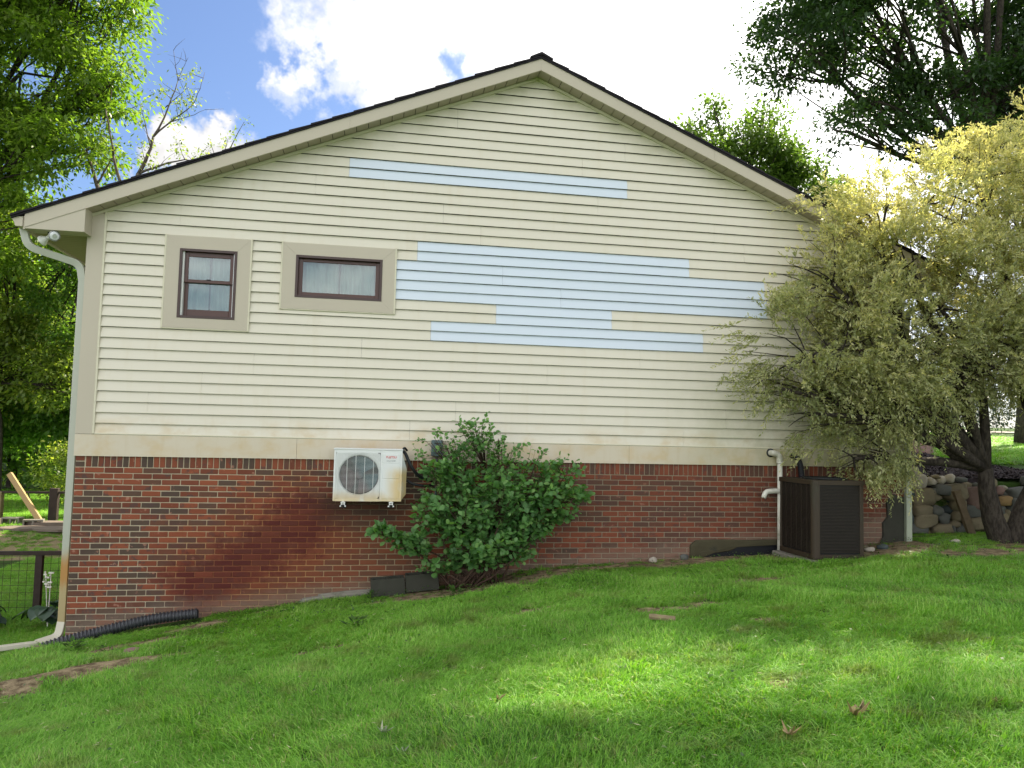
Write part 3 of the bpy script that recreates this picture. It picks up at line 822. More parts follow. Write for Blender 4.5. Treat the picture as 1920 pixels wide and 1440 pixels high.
# ---- windows
def window(wn, kind):
    ox0, ox1, oz0, oz1, fx0, fx1, fz0, fz1 = wn
    # parent: the frame mesh itself is the part
    f = MB()
    t_ = .032
    def ringbox(mbb, x0, x1, z0, z1, tx, tz0, tz1, y0, y1, bev=.002):
        mbb.box(x0, x0 + tx, y0, y1, z0, z1, bev); mbb.box(x1 - tx, x1, y0, y1, z0, z1, bev)
        mbb.box(x0 + tx, x1 - tx, y0 + .001, y1, z0, z0 + tz0, bev); mbb.box(x0 + tx, x1 - tx, y0 + .001, y1, z1 - tz1, z1, bev)
    ringbox(f, fx0 - .004, fx1 + .004, fz0 - .004, fz1 + .004, t_, t_, t_, -.046, .085)
    win = f.build('window', M['win_frame'], house)
    # mitred trim boards
    W = (ox0, ox1, oz0, oz1); I = (fx0, fx1, fz0, fz1); g = .0012
    quads = {'top': [(W[0], W[3]), (W[1], W[3]), (I[1], I[3]), (I[0], I[3])], 'bottom': [(W[0], W[2]), (I[0], I[2]), (I[1], I[2]), (W[1], W[2])],
             'l': [(W[0], W[3] - g), (I[0], I[3] - g), (I[0], I[2] + g), (W[0], W[2] + g)], 'r': [(W[1], W[3] - g), (W[1], W[2] + g), (I[1], I[2] + g), (I[1], I[3] - g)]}
    for k, q in quads.items():
        yy = {'top': -.040, 'bottom': -.040, 'l': -.0385, 'r': -.0385}[k]
        m_ = MB(); m_.prism(q, yy, .003); m_.build('trim_board', M['trim'], win)
    s = .020
    m_ = MB(); m_.box(ox0 - s, ox0, -.042, 0, oz0 - .012, oz1 + .012, .003); m_.box(ox1, ox1 + s, -.042, 0, oz0 - .012, oz1 + .012, .003); m_.box(ox0, ox1, -.039, 0, oz0 - .014, oz0 - .001, .003)
    m_.build('trim_strip', M['strip'], win)
    def sash(x0, x1, z0, z1, y, tx, tb, tt):
        m_ = MB(); ringbox(m_, x0, x1, z0, z1, tx, tb, tt, y, y + .03, .003)
        m_.build('sash', M['win_sash'], win)
        p = MB(); p.box(x0 + tx - .004, x1 - tx + .004, y + .012, y + .016, z0 + tb - .004, z1 - tt + .004); p.build('pane', M['glass'], win)
    x0, x1 = fx0 + .028, fx1 - .028; z0, z1 = fz0 + .028, fz1 - .028
    if kind == 'hung':
        zm = (z0 + z1) / 2 + .03
        m_ = MB(); m_.box(x0, x0 + .020, -.02, .06, z0, z1); m_.build('jamb_liner', M['white'], win)
        m_ = MB(); m_.box(x1 - .010, x1, -.02, .06, z0, z1); m_.build('jamb_liner', M['metal'], win)
        sash(x0 + .022, x1 - .012, zm - .012, z1, .006, .042, .040, .055)
        sash(x0 + .022, x1 - .012, z0, zm + .012, .040, .042, .085, .022)
        m_ = MB(); m_.box((x0 + x1) / 2 - .02, (x0 + x1) / 2 + .03, -.002, .010, zm + .022, zm + .036, .003); m_.build('sash_lock', M['black'], win)
    else:
        sash(x0, x1, z0, z1, .010, .050, .045, .040)
    # curtains hanging in two panels with folds
    cx = (x0 + x1) / 2; gap = .012
    for a, b_, ph in ((x0 - .02, cx - gap, 0.0), (cx + gap, x1 + .02, 2.1)):
        n = 50; xs_ = np.linspace(a, b_, n); vs = []; fs = []
        for xx in xs_:
            for zz, amp in ((fz0 - .05, 1.25), ((fz0 + fz1) / 2, 1.0), (fz1 + .04, .7)):
                vs.append((xx + .006 * math.sin(zz * 5 + ph), .115 + amp * (.026 * math.sin(xx * 36 + ph) + .014 * math.sin(xx * 88 + ph * 2 + zz * 2)), zz))
        for i in range(n - 1):
            for j in range(2): fs.append((i * 3 + j, (i + 1) * 3 + j, (i + 1) * 3 + j + 1, i * 3 + j + 1))
        m_ = MB(); m_.add(vs, fs); m_.build('curtain', M['curtain'], win, smooth=True)
    m_ = MB(); m_.add([(fx0 - .15, .102, fz0 - .15), (fx1 + .15, .102, fz0 - .15), (fx1 + .15, .102, fz1 + .15), (fx0 - .15, .102, fz1 + .15), (fx0 - .15, .6, fz0 - .15), (fx1 + .15, .6, fz0 - .15), (fx1 + .15, .6, fz1 + .15), (fx0 - .15, .6, fz1 + .15)],
                      [(4, 5, 6, 7), (0, 1, 5, 4), (1, 2, 6, 5), (2, 3, 7, 6), (3, 0, 4, 7)])
    m_.build('room_interior', M['sheath'], win)
    return win
window(WIN[0], 'hung')['label'] = 'small double hung window with brown sashes'
window(WIN[1], 'fixed')['label'] = 'wide single pane window with dark brown frame'

# ---- rake: soffit panels, fascia, cornice returns, roof
OV = .25
EL_, ER_ = -4.045, 7.935
for s in (-1, 1):
    xe = EL_ + .62 if s < 0 else ER_ - .62
    L_ = abs(xe - AX); n = int(L_ / .142)
    for i in range(n):
        a = AX + s * L_ * i / n; b_ = AX + s * (L_ * (i + 1) / n)
        a2 = a + s * .003; b2 = b_ - s * .006; dz_ = .0025 if i % 2 else 0
        m_ = MB(); x0, x1 = min(a2, b2), max(a2, b2)
        m_.prism([(x0, zl(x0) - .002 + dz_), (x1, zl(x1) - .002 + dz_), (x1, zl(x1) + .010 + dz_), (x0, zl(x0) + .010 + dz_)], -OV + .012, -.001)
        m_.build('soffit_panel', M['soffit'], house)
    m_ = MB(); x0, x1 = min(AX, xe), max(AX, xe)
    m_.prism([(x0, zl(x0) + .0125), (x1, zl(x1) + .0125), (x1, zl(x1) + .03), (x0, zl(x0) + .03)], -OV + .014, -.001); m_.build('soffit_backing', M['sheath'], house)
    end = EL_ if s < 0 else ER_
    jt = [AX, AX + s * 2.4, end]
    for i in range(2):
        a, b_ = jt[i], jt[i + 1]
        x0, x1 = min(a, b_), max(a, b_)
        x0 += .0008; x1 -= .0008
        m_ = MB(); y0 = -OV - .012 - (.0015 if i else 0)
        m_.prism([(x0, zl(x0) - .012), (x1, zl(x1) - .012), (x1, zl(x1) + .140), (x0, zl(x0) + .140)], y0, -OV + .012)
        m_.build('fascia_board', M['trim'], house)
    # cornice return box under the rake end
    xi = XL + .035 if s < 0 else XR - .035
    poly = [(end, zl(end) - .022), (xi, zl(end) - .022), (xi, zl(xi) + .02), (end, zl(end) + .02)]
    m_ = MB(); m_.prism(poly, -OV - .006, -.026); m_.build('cornice_return', M['trim'], house)
    # level soffit along the eave, slat by slat
    a, b_ = (EL_ + .01, XL - .002) if s < 0 else (XR + .002, ER_ - .01)
    y = -.024
    while y < (4.5 if s < 0 else 1.5):
        m_ = MB(); m_.box(a, b_, y + .004, y + .098, zl(end) - .022, zl(end) - .010, .003); m_.build('soffit_slat', M['eave_soffit'], house); y += .10
    m_ = MB(); m_.box(a, b_, -.02, DEPTH, zl(end) - .009, zl(end) + .0); m_.build('soffit_backing', M['sheath'], house)
    m_ = MB(); m_.box(min(end, end + s * .02), max(end, end + s * .02), -OV + .01, DEPTH, zl(end) - .03, zl(end) + .125); m_.build('eave_fascia', M['trim'], house)
    # gutter (K profile)
    gx0 = end + s * .022
    pr = [(0, .0), (0, .115), (-.004, .115), (-.004, .004)]
    po = [(gx0, zl(end) - .0), (gx0 + s * .075, zl(end) + .0), (gx0 + s * .092, zl(end) + .05), (gx0 + s * .118, zl(end) + .085), (gx0 + s * .118, zl(end) + .112), (gx0, zl(end) + .112)]
    m_ = MB(); m_.prism(po, -OV - .004, DEPTH); m_.build('gutter', M['trim'], house)
    # roof deck and shingle courses
    r0 = MB(); xo = end + s * .14
    x0, x1 = min(AX, xo), max(AX, xo)
    r0.prism([(x0, zl(x0) + .141), (x1, zl(x1) + .141), (x1, zl(x1) + .160), (x0, zl(x0) + .160)], -OV - .03, DEPTH)
    roof = r0.build('roof', M['shingle'], house)
    i = 0; st = .25; X = xo
    while s * (X - AX) > .02:
        ya = -OV - .038 - random.uniform(0, .008)
        Xa, Xb = X, X - s * .42
        if s * (Xb - AX) < 0: Xb = AX
        th = .026 + random.uniform(-.003, .004)
        vs = [(Xa, ya, zl(Xa) + .163), (Xa, ya, zl(Xa) + .163 + th), (Xb, ya, zl(Xb) + .170), (Xb, ya, zl(Xb) + .163)]
        vs += [(x_, DEPTH, z_) for x_, y_, z_ in vs]
        m_ = MB(); m_.add(vs, [(0, 3, 2, 1), (4, 5, 6, 7), (0, 1, 5, 4), (1, 2, 6, 5), (2, 3, 7, 6), (3, 0, 4, 7)])
        m_.build('shingle_course', M['shingle'], roof)
        X -= s * st * random.uniform(.97, 1.03)
k = 0; y = -OV - .05
while y < 6:
    m_ = MB(); h = .185
    m_.prism([(AX - .15, zl(AX - .15) + h), (AX, AZ + h), (AX + .15, zl(AX + .15) + h), (AX + .15, zl(AX + .15) + h + .022), (AX, AZ + h + .034), (AX - .15, zl(AX - .15) + h + .022)], y, y + .32)
    o = m_.build('ridge_cap', M['shingle'], house); o.rotation_euler = (0.0, 0, 0); y += .33; k += 1

# ---- downspouts
rect = [(-.038, -.028), (.038, -.028), (.042, -.022), (.042, .022), (.038, .028), (-.038, .028), (-.042, .022), (-.042, -.022)]
m_ = MB()
path = smooth_path([(-4.115, -.10, 2.36), (-4.06, -.10, 2.15), (-3.53, .03, 2.005), (-3.497, .035, 1.80)], .13, 6)
m_.sweep(path, rect, up=(0, 1, 0))
sp = m_.build('downspout', M['spout'], house)
m_ = MB(); m_.sweep([(-3.497, .035, 1.83), (-3.497, .035, -1.18)], rect, up=(0, 1, 0)); m_.build('downspout', M['spout'], house)
r2 = [(a * .93, b * .93) for a, b in rect]
m_ = MB(); m_.sweep([(-3.497, .035, -1.16), (-3.497, .035, -2.20)], r2, up=(0, 1, 0)); m_.build('downspout', M['spout'], house)
m_ = MB(); m_.sweep(smooth_path([(-3.497, .035, -2.17), (-3.51, .0, -2.33), (-3.68, -.16, -2.365)], .07, 5), rect, up=(0, 1, 0)); m_.build('downspout_elbow', M['spout_pale'], house)
m_ = MB(); m_.sweep([(-3.66, -.15, -2.362), (-5.4, -.62, -2.46)], r2, up=(0, 0, 1)); m_.build('downspout_extension', M['spout_pale'], house)
m_ = MB(); m_.sweep(smooth_path([(8.00, -.05, 2.34), (7.95, -.05, 2.15), (7.40, -.045, 2.0), (7.352, -.045, 1.8), (7.352, -.045, -.21)], .12, 5), rect, up=(0, 1, 0)); m_.build('downspout', M['spout_right'], house)
rb = [(a * 1.06, b * 1.06) for a, b in rect]
m_ = MB(); m_.sweep([(7.352, -.048, -.19), (7.348, -.048, -1.27)], rb, up=(0, 1, 0)); m_.build('downspout', M['spout_right'], house)

# ---- foundation repairs on the wall
def lump(name, poly, y0, y1, mat, seed=0):
    """irregular slab following a polygon in x, z"""
    n = len(poly); r = random.Random(seed)
    cx = sum(p[0] for p in poly) / n; cz = sum(p[1] for p in poly) / n
    vs = [(x, y1, z) for x, z in poly] + [(x + r.uniform(-.006, .006), y0 + .006, z + r.uniform(-.006, .006)) for x, z in poly] + [(cx + (x - cx) * .88, y0 - r.uniform(0, .012), cz + (z - cz) * .85) for x, z in poly] + [(cx, y0 - .012, cz)]
    fs = []
    for i in range(n):
        j = (i + 1) % n
        fs += [(i, j, n + j, n + i), (n + i, n + j, 2 * n + j, 2 * n + i), (2 * n + i, 2 * n + j, 3 * n)]
    m_ = MB(); m_.add(vs, fs); return m_.build(name, mat, house)
lump('foundation_ledge', [(4.14, -1.48), (4.14, -1.30), (4.22, -1.235), (4.6, -1.225), (5.0, -1.23), (5.42, -1.225), (5.44, -1.29), (5.1, -1.285), (4.85, -1.31), (4.7, -1.37), (4.45, -1.41), (4.3, -1.36), (4.24, -1.40), (4.22, -1.50)], -.045, .01, M['parge'], 1)
lump('hole_shade', [(4.23, -1.50), (4.23, -1.285), (4.40, -1.255), (4.62, -1.27), (4.75, -1.30), (5.4, -1.28), (5.4, -1.50)], -.020, .01, M['black'], 2)  # black slab standing in for the shade inside the hole
lump('foundation_patch', [(6.86, -1.4), (6.98, -1.22), (6.97, -1.0), (7.05, -.92), (7.04, -.70), (7.14, -.60), (7.31, -.64), (7.325, -1.4)], -.020, .01, M['dark_concrete'], 3)
lump('footing', [(-.92, -2.3), (-.88, -1.98), (-.80, -1.925), (-.30, -1.86), (.02, -1.845), (.02, -2.2)], -.075, .01, M['concrete'], 4)
lump('footing', [(-.60, -2.2), (-.63, -1.885), (-.30, -1.845), (.0, -1.825), (.0, -1.86), (-.3, -1.88), (-.55, -1.92)], -.05, .01, M['concrete'], 5)

# ------------------------------------------------------------------ flood light under the eave
fl = empty('flood_light', (-3.80, -.10, 2.328), 'white twin flood light under the left eave corner', 'lamp')
m_ = MB(); m_.tube([(-3.80, -.10, 2.329), (-3.80, -.10, 2.305)], [.055, .05], 16); m_.build('base', M['black'], fl)
def lamphead(o, d):
    o = Vector(o); d = Vector(d).normalized()
    m_ = MB(); m_.tube([o, o + d * .07], [.022, .026], 14); m_.build('socket', M['white'], fl, smooth=True)
    c = o + d * .065
    m_ = MB(); m_.tube([c, c + d * .02, c + d * .045, c + d * .07, c + d * .078], [.028, .034, .054, .062, .060], 20, cap=False); m_.build('lamp_head', M['white'], fl, smooth=True)
    m_ = MB(); m_.tube([c + d * .070, c + d * .082, c + d * .084], [.058, .040, .004], 20); m_.build('lens', M['bulb'], fl, smooth=True)
    m_ = MB(); m_.tube([c + d * .083, c + d * .089], [.026, .022], 12); m_.build('lens_centre', M['metal'], fl)
lamphead((-3.80, -.11, 2.30), (.42, -.75, -.22))
lamphead((-3.81, -.10, 2.30), (-.72, .15, -.42))

# ------------------------------------------------------------------ wall mounted heat pump
ac = empty('wall_air_conditioner', (-.08, -.30, -.75), 'white outdoor heat pump with round fan grille bracketed on the brick wall', 'air conditioner')
YF = -.46; x0, x1, z0, z1 = -.478, .318, -.722, -.118
FC = (-.183, -.415); FR = .232
# front panel with round opening
n = 48; vs = []; fs = []
gx0_, gx1_, gz0_, gz1_ = -.455, .060, -.692, -.150
for i in range(n):
    a = 2 * math.pi * i / n; ca, sa = math.cos(a), math.sin(a)
    k = min((gx1_ - FC[0]) / ca if ca > 1e-6 else 9, (gx0_ - FC[0]) / ca if ca < -1e-6 else 9, (gz1_ - FC[1]) / sa if sa > 1e-6 else 9, (gz0_ - FC[1]) / sa if sa < -1e-6 else 9)
    vs += [(FC[0] + ca * k, YF, FC[1] + sa * k), (FC[0] + ca * (FR + .012), YF + .010, FC[1] + sa * (FR + .012)), (FC[0] + ca * FR, YF + .022, FC[1] + sa * FR), (FC[0] + ca * FR, YF + .10, FC[1] + sa * FR)]
for i in range(n):
    j = (i + 1) % n
    for q in range(3): fs.append((i * 4 + q, j * 4 + q, j * 4 + q + 1, i * 4 + q + 1))
m_ = MB(); m_.add(vs, fs)
m_.box(x0, gx0_ + .001, YF, YF + .02, z0, z1, .004); m_.box(gx1_ - .001, x1, YF, YF + .02, z0, z1, .004)
m_.box(gx0_, gx1_, YF + .0005, YF + .02, gz1_ - .001, z1); m_.box(gx0_, gx1_, YF + .0005, YF + .02, z0, gz0_ + .001)
m_.box(x0, x0 + .01, YF + .02, -.16, z0, z1); m_.box(x1 - .01, x1, YF + .02, -.16, z0, z1); m_.box(x0, x1, YF + .02, -.16, z0, z0 + .01)
m_.build('cabinet', M['ac'], ac)
m_ = MB(); m_.box(x0 - .008, x1 + .006, YF - .006, -.155, z1, z1 + .016, .004); m_.build('lid', M['ac'], ac)
for a, b_ in ((-.270, -.160), (-.452, -.275), (-.690, -.457)):
    a, b_ = {0: (a, b_)}[0]
    m_ = MB(); m_.box(.085, .288, YF - .005, YF + .002, min(a, b_), max(a, b_), .003); m_.build('front_panel', M['ac'], ac)
m_ = MB(); m_.add([(x1, -.36, -.150), (x1 + .060, -.30, -.345), (x1 + .056, -.30, -.650), (x1, -.36, -.715), (x1, -.18, -.150), (x1 + .060, -.18, -.345), (x1 + .056, -.18, -.650), (x1, -.18, -.715)],
                  [(0, 3, 2, 1), (4, 5, 6, 7), (0, 1, 5, 4), (1, 2, 6, 5), (2, 3, 7, 6)]); m_.build('valve_cover', M['ac'], ac)
m_ = MB()
for i in range(39):
    zz = gz0_ + .012 + i * (gz1_ - gz0_ - .024) / 38
    m_.tube([(gx0_ + .006, YF - .006, zz), (gx1_ - .004, YF - .006, zz)], .0015, 4)
for xx in (-.43, -.325, -.225, -.122, -.020, .045):
    m_.tube([(xx, YF - .009, gz0_ + .006), (xx, YF - .009, gz1_ - .006)], .0030, 5)
m_.build('fan_grille', M['ac'], ac)
m_ = MB(); vs = []; fs = []
m_.tube([(FC[0], YF + .12, FC[1]), (FC[0], YF + .05, FC[1])], [.06, .045], 16)
for bl in range(3):
    for i in range(11):
        a = bl * 2.0944 + .5 + i * .165
        for rr in (.05, FR - .012):
            m_.v.append((FC[0] + rr * math.cos(a), YF + .055 + i * .006, FC[1] + rr * math.sin(a)))
    b0 = len(m_.v) - 22
    for i in range(10): m_.f.append((b0 + 2 * i, b0 + 2 * i + 2, b0 + 2 * i + 3, b0 + 2 * i + 1))
m_.build('fan', M['fan'], ac)
m_ = MB(); m_.tube([(FC[0], YF + .14, FC[1]), (FC[0], YF + .142, FC[1])], FR + .01, 32); m_.build('coil', M['cond_dark'], ac)
m_ = MB(); m_.box(x0 + .012, x1 - .012, -.17, -.158, z0 + .012, z1); m_.build('rear_coil', M['cond_dark'], ac)
for bx in (-.357, .199):
    m_ = MB(); m_.box(bx - .02, bx + .02, -.50, -.0, z0 - .058, z0 - .040, .003); m_.box(bx - .02, bx + .02, -.020, -.008, z0 - .12, z0 - .04, .002)
    m_.build('bracket', M['black'], ac)
    m_ = MB()
    m_.box(bx - .026, bx + .026, -.485, -.44, z0 - .018, z0 - .006, .003); m_.box(bx - .016, bx + .016, -.487, -.45, z0 - .008, z0 - .001, .002); m_.box(bx - .022, bx + .022, -.49, -.45, z0 - .036, z0 - .026, .002)
    for s in (-1, 1):
        m_.sweep([(bx + s * .016, -.488, z0 - .018), (bx + s * .022, -.488, z0 - .050)], [(-.005, -.006), (.005, -.006), (.005, .006), (-.005, .006)], up=(0, 1, 0))
        m_.box(bx + s * .027 - .010, bx + s * .027 + .010, -.494, -.44, z0 - .062, z0 - .050, .002)
    m_.build('foot', M['white'], ac)
def text(name, body, size, loc, mat, parent, off=0.0):
    cu = bpy.data.curves.new(name, 'FONT'); cu.body = body; cu.size = size; cu.extrude = .0006; cu.offset = off; cu.align_x = 'CENTER'; cu.align_y = 'CENTER'
    o = bpy.data.objects.new(name, cu); COL.objects.link(o); cu.materials.append(mat)
    me = bpy.data.meshes.new_from_object(o, depsgraph=bpy.context.evaluated_depsgraph_get()); bpy.data.objects.remove(o)
    o = bpy.data.objects.new(name, me); COL.objects.link(o)
    if len(me.materials) == 0: me.materials.append(mat)
    o.parent = parent; o.matrix_parent_inverse = WM(parent).inverted(); o.location = loc; o.rotation_euler = (R_(90), 0, 0); return o
lg = text('logo_lettering', 'FUJITSU', .036, (.187, YF - .0062, -.200), M['redlogo'], ac, .0006)
text('model_lettering', 'HALCYON', .019, (.178, YF - .0062, -.243), M['greylogo'], ac)
m_ = MB(); m_.prism([(.222, -.236), (.236, -.236), (.229, -.250)], YF - .0068, YF - .005); m_.build('logo_arrow', M['greylogo'], ac)

m_ = MB(); m_.tube(smooth_path([(.335, -.24, -.13), (.36, -.30, -.16), (.42, -.32, -.30), (.52, -.28, -.43), (.68, -.20, -.49), (.85, -.06, -.47)], .15, 5), .020, 10)
hz = m_.build('refrigerant_hose', M['black'], None, smooth=True); tag(hz, 'black insulated hose looping from the top corner of the white heat pump', 'hose')
m_ = MB(); m_.tube(smooth_path([(.365, -.22, -.47), (.45, -.26, -.525), (.60, -.24, -.55), (.78, -.16, -.53), (.9, -.05, -.44)], .12, 5), .017, 10)
hz = m_.build('power_cable', M['black'], None, smooth=True); tag(hz, 'lower black cable sagging behind the leaves right of the heat pump', 'cable')
m_ = MB(); m_.tube(smooth_path([(.325, -.30, -.105), (.345, -.30, -.085), (.375, -.26, -.12)], .02, 4), .014, 8); m_.build('hose_end', M['black'], ac, smooth=True)

# ------------------------------------------------------------------ electrical box
eb = empty('electrical_box', (.755, -.03, -.19), 'grey green electrical disconnect box on the skirt board above the shrub', 'electrical box')
m_ = MB(); m_.box(.684, .824, -.115, -.026, -.188, .014, .006); m_.build('body', M['meter'], eb)
m_ = MB(); m_.box(.694, .802, -.128, -.1155, -.150, -.003, .006); m_.build('cover', M['meter'], eb)
m_ = MB(); m_.box(.715, .770, -.131, -.1285, -.032, -.022, .001); m_.build('label_plate', M['black'], eb)
m_ = MB(); m_.tube([(.755, -.07, -.186), (.755, -.07, -.26), (.757, -.04, -.34), (.76, -.03, -1.0)], .014, 8); m_.build('conduit', M['meter'], eb)

# ------------------------------------------------------------------ pipes on the right
m_ = MB(); m_.tube(smooth_path([(5.285, -.015, -.060), (5.285, -.10, -.060), (5.368, -.115, -.085), (5.380, -.11, -.20)], .06, 6), .040, 14)
pv = empty('vent_pipe', (5.38, -.1, -1.36), 'tall white plastic vent pipe running from the skirt board down beside the brown condenser', 'pipe')
m_.build('elbow', M['pvc'], pv, smooth=True)
m_ = MB(); m_.tube([(5.285, -.034, -.06), (5.285, -.026, -.06)], .060, 16); m_.build('wall_collar', M['black'], pv)
m_ = MB(); m_.tube([(5.380, -.11, -.19), (5.376, -.11, -1.42)], .033, 14); m_.build('pipe', M['pvc'], pv, smooth=True)
m_ = MB(); m_.tube([(5.380, -.11, -.175), (5.380, -.11, -.20)], .043, 14); m_.build('coupling', M['pvc'], pv, smooth=True)
m_ = MB(); m_.tube(smooth_path([(5.52, -.02, -.60), (5.47, -.10, -.585), (5.33, -.13, -.565), (5.16, -.14, -.575), (5.125, -.14, -.66)], .07, 6), .034, 14)
tag(m_.build('exhaust_pipe', M['pvc'], None, smooth=True), 'short white elbow pipe poking out left of the condenser and turning down', 'pipe')
m_ = MB(); m_.tube(smooth_path([(5.60, -.02, -.09), (5.63, -.10, -.10), (5.68, -.11, -.20), (5.72, -.10, -.50), (5.75, -.2, -.75)], .06, 6), [.042] * 3 + [.040] * 200 if False else .038, 12)
tag(m_.build('refrigerant_line', M['black'], None, smooth=True), 'black insulated pipe bending down from the skirt board behind the condenser', 'pipe')

# ------------------------------------------------------------------ condenser
CX0, CX1, CY0, CY1, CZ0, CZ1 = 5.345, 6.02, -.99, -.17, -1.345, -.375
cg = empty('condenser_unit', (5.74, -.6, -1.38), 'dark brown boxy air conditioning condenser with louvered sides under the willow branches', 'air conditioner')
m_ = MB()
for i in range(46):
    zz = CZ0 + .085 + i * .0178
    m_.prism([(CX0 + .06, zz), (CX1 - .05, zz), (CX1 - .05, zz + .010), (CX0 + .06, zz + .010)], CY0 + .004, CY0 + .022)
o = m_.build('front_louvers', M['louver'], cg)
m_ = MB()
for i in range(46):
    zz = CZ0 + .085 + i * .0178
    m_.box(CX0 + .004, CX0 + .022, CY0 + .06, CY1 - .03, zz, zz + .010)
for i in range(1, 6):
    yy = CY0 + .05 + i * (CY1 - CY0 - .08) / 6; m_.box(CX0 + .001, CX0 + .010, yy - .008, yy + .008, CZ0 + .07, CZ1 - .06)
m_.build('side_louvers', M['louver'], cg)
m_ = MB(); m_.box(CX0 + .026, CX1 - .02, CY0 + .026, CY1, CZ0 + .05, CZ1 - .04); m_.build('coil', M['cond_dark'], cg)
def rpost(cx, cy, r, a0, a1):
    pts = [(cx + r * math.cos(a0 + (a1 - a0) * i / 6), cy + r * math.sin(a0 + (a1 - a0) * i / 6)) for i in range(7)]
    pin = [(cx + (r - .02) * math.cos(a0 + (a1 - a0) * i / 6), cy + (r - .02) * math.sin(a0 + (a1 - a0) * i / 6)) for i in range(7)]
    vs = [(x, y, CZ0 + .03) for x, y in pts] + [(x, y, CZ1 - .02) for x, y in pts]; fs = [(i, i + 1, i + 8, i + 7) for i in range(6)]
    m_ = MB(); m_.add(vs, fs); m_.build('corner_post', M['cond'], cg, smooth=True)
rpost(CX0 + .075, CY0 + .075, .078, math.pi, 1.5 * math.pi)
m_ = MB(); m_.box(CX1 - .05, CX1, CY0, CY0 + .05, CZ0 + .03, CZ1 - .02, .006); m_.box(CX0, CX0 + .03, CY1 - .04, CY1, CZ0 + .03, CZ1 - .02, .006); m_.build('corner_post', M['cond'], cg)
m_ = MB()
rr = .075; base = [(CX1, CY1), (CX0, CY1)] + [(CX0 + rr + rr * math.cos(math.pi + i * .2618), CY0 + rr + rr * math.sin(math.pi + i * .2618)) for i in range(7)] + [(CX1, CY0)]
def plate(z0, z1, grow):
    c = ((CX0 + CX1) / 2, (CY0 + CY1) / 2); q = [(c[0] + (x - c[0]) * grow, c[1] + (y - c[1]) * grow) for x, y in base]; n = len(q)
    m_.add([(x, y, z0) for x, y in q] + [(x, y, z1) for x, y in q], [tuple(range(n)), tuple(range(2 * n - 1, n - 1, -1))] + [(i, i + n, (i + 1) % n + n, (i + 1) % n) for i in range(n)])
plate(CZ0, CZ0 + .062, 1.005); m_.build('base_pan', M['cond'], cg)
m_ = MB(); plate(CZ1 - .055, CZ1, 1.02); m_.build('top_cover', M['cond'], cg)
m_ = MB()
for r in (.08, .14, .20, .26): m_.tube([(5.735 + r * math.cos(a * .3927), -.6 + r * math.sin(a * .3927), CZ1 + .022) for a in range(17)], .004, 4)
m_.tube([(5.735 + .27 * math.cos(a * .3927), -.6 + .27 * math.sin(a * .3927), CZ1 + .010) for a in range(17)], .014, 6); m_.build('top_grille', M['cond_dark'], cg)
m_ = MB(); m_.box(CX0 - .09, CX1 + .05, CY0 - .10, CY1 + .05, CZ0 - .075, CZ0 - .008, .012)
tag(m_.build('equipment_pad', M['concrete'], None), 'thin concrete pad under the brown condenser', 'pad')

# ------------------------------------------------------------------ concrete blocks by the wall
def cinder(name, c, rz, ry, label, l=.40, d=.20, h=.20, mat='dark_concrete', cores_up=True, group=None):
    m_ = MB(); t_ = .032
    def bx(a0, a1, b0, b1, c0, c1): m_.box(a0, a1, b0, b1, c0, c1, .003)
    bx(-l / 2, l / 2, -d / 2, -d / 2 + t_, 0, h); bx(-l / 2, l / 2, d / 2 - t_, d / 2, 0, h)
    for xx in (-l / 2, -t_ / 2, l / 2 - t_): bx(xx, xx + t_, -d / 2 + t_, d / 2 - t_, .001, h - .001)
    o = m_.build(name, M[mat], None); o.location = c; o.rotation_euler = (0, ry, rz)
    tag(o, label, 'concrete block', group); return o
cinder('concrete_block', (.205, -.235, -1.850), 0.03, -.07, 'dark hollow concrete block against the brick wall left of the shrub')
cinder('concrete_block', (.62, -.22, -1.80), -0.05, -.10, 'dark hollow concrete block half hidden under the low shrub leaves')
# ------------------------------------------------------------------ corrugated drain pipe
pts = smooth_path([(-3.63, -.50, -2.385), (-3.38, -.42, -2.295), (-2.9, -.32, -2.190), (-2.45, -.255, -2.085), (-1.95, -.24, -2.040)], .3, 10)
P2 = []
for i in range(len(pts) - 1):
    a, b_ = pts[i], pts[i + 1]; n = max(1, int((b_ - a).length / .0045))
    P2 += [a.lerp(b_, j / n) for j in range(n)]
acc = 0; rad = []
for i, p in enumerate(P2):
    if i: acc += (P2[i] - P2[i - 1]).length
    rad.append(.056 + .0070 * math.copysign(abs(math.sin(acc / .019 * math.pi)) ** .5, math.sin(acc / .019 * math.pi)))
cp = empty('drain_pipe', (-2.8, -.3, -2.26), 'black corrugated drain pipe lying along the foot of the brick wall', 'pipe')
m_ = MB(); m_.tube(P2, rad, 14, cap=False); m_.build('corrugated_tube', M['pipe'], cp, smooth=True)
d = (pts[0] - pts[1]).normalized()
m_ = MB(); m_.tube([pts[0] - d * .02, pts[0] + d * .05], [.030, .034], 12); m_.build('inlet', M['black'], cp)
m_ = MB(); m_.tube([pts[-1] - Vector((.03, 0, 0)), pts[-1] - Vector((.028, 0, 0))], .043, 14); m_.build('inside', M['black'], cp)

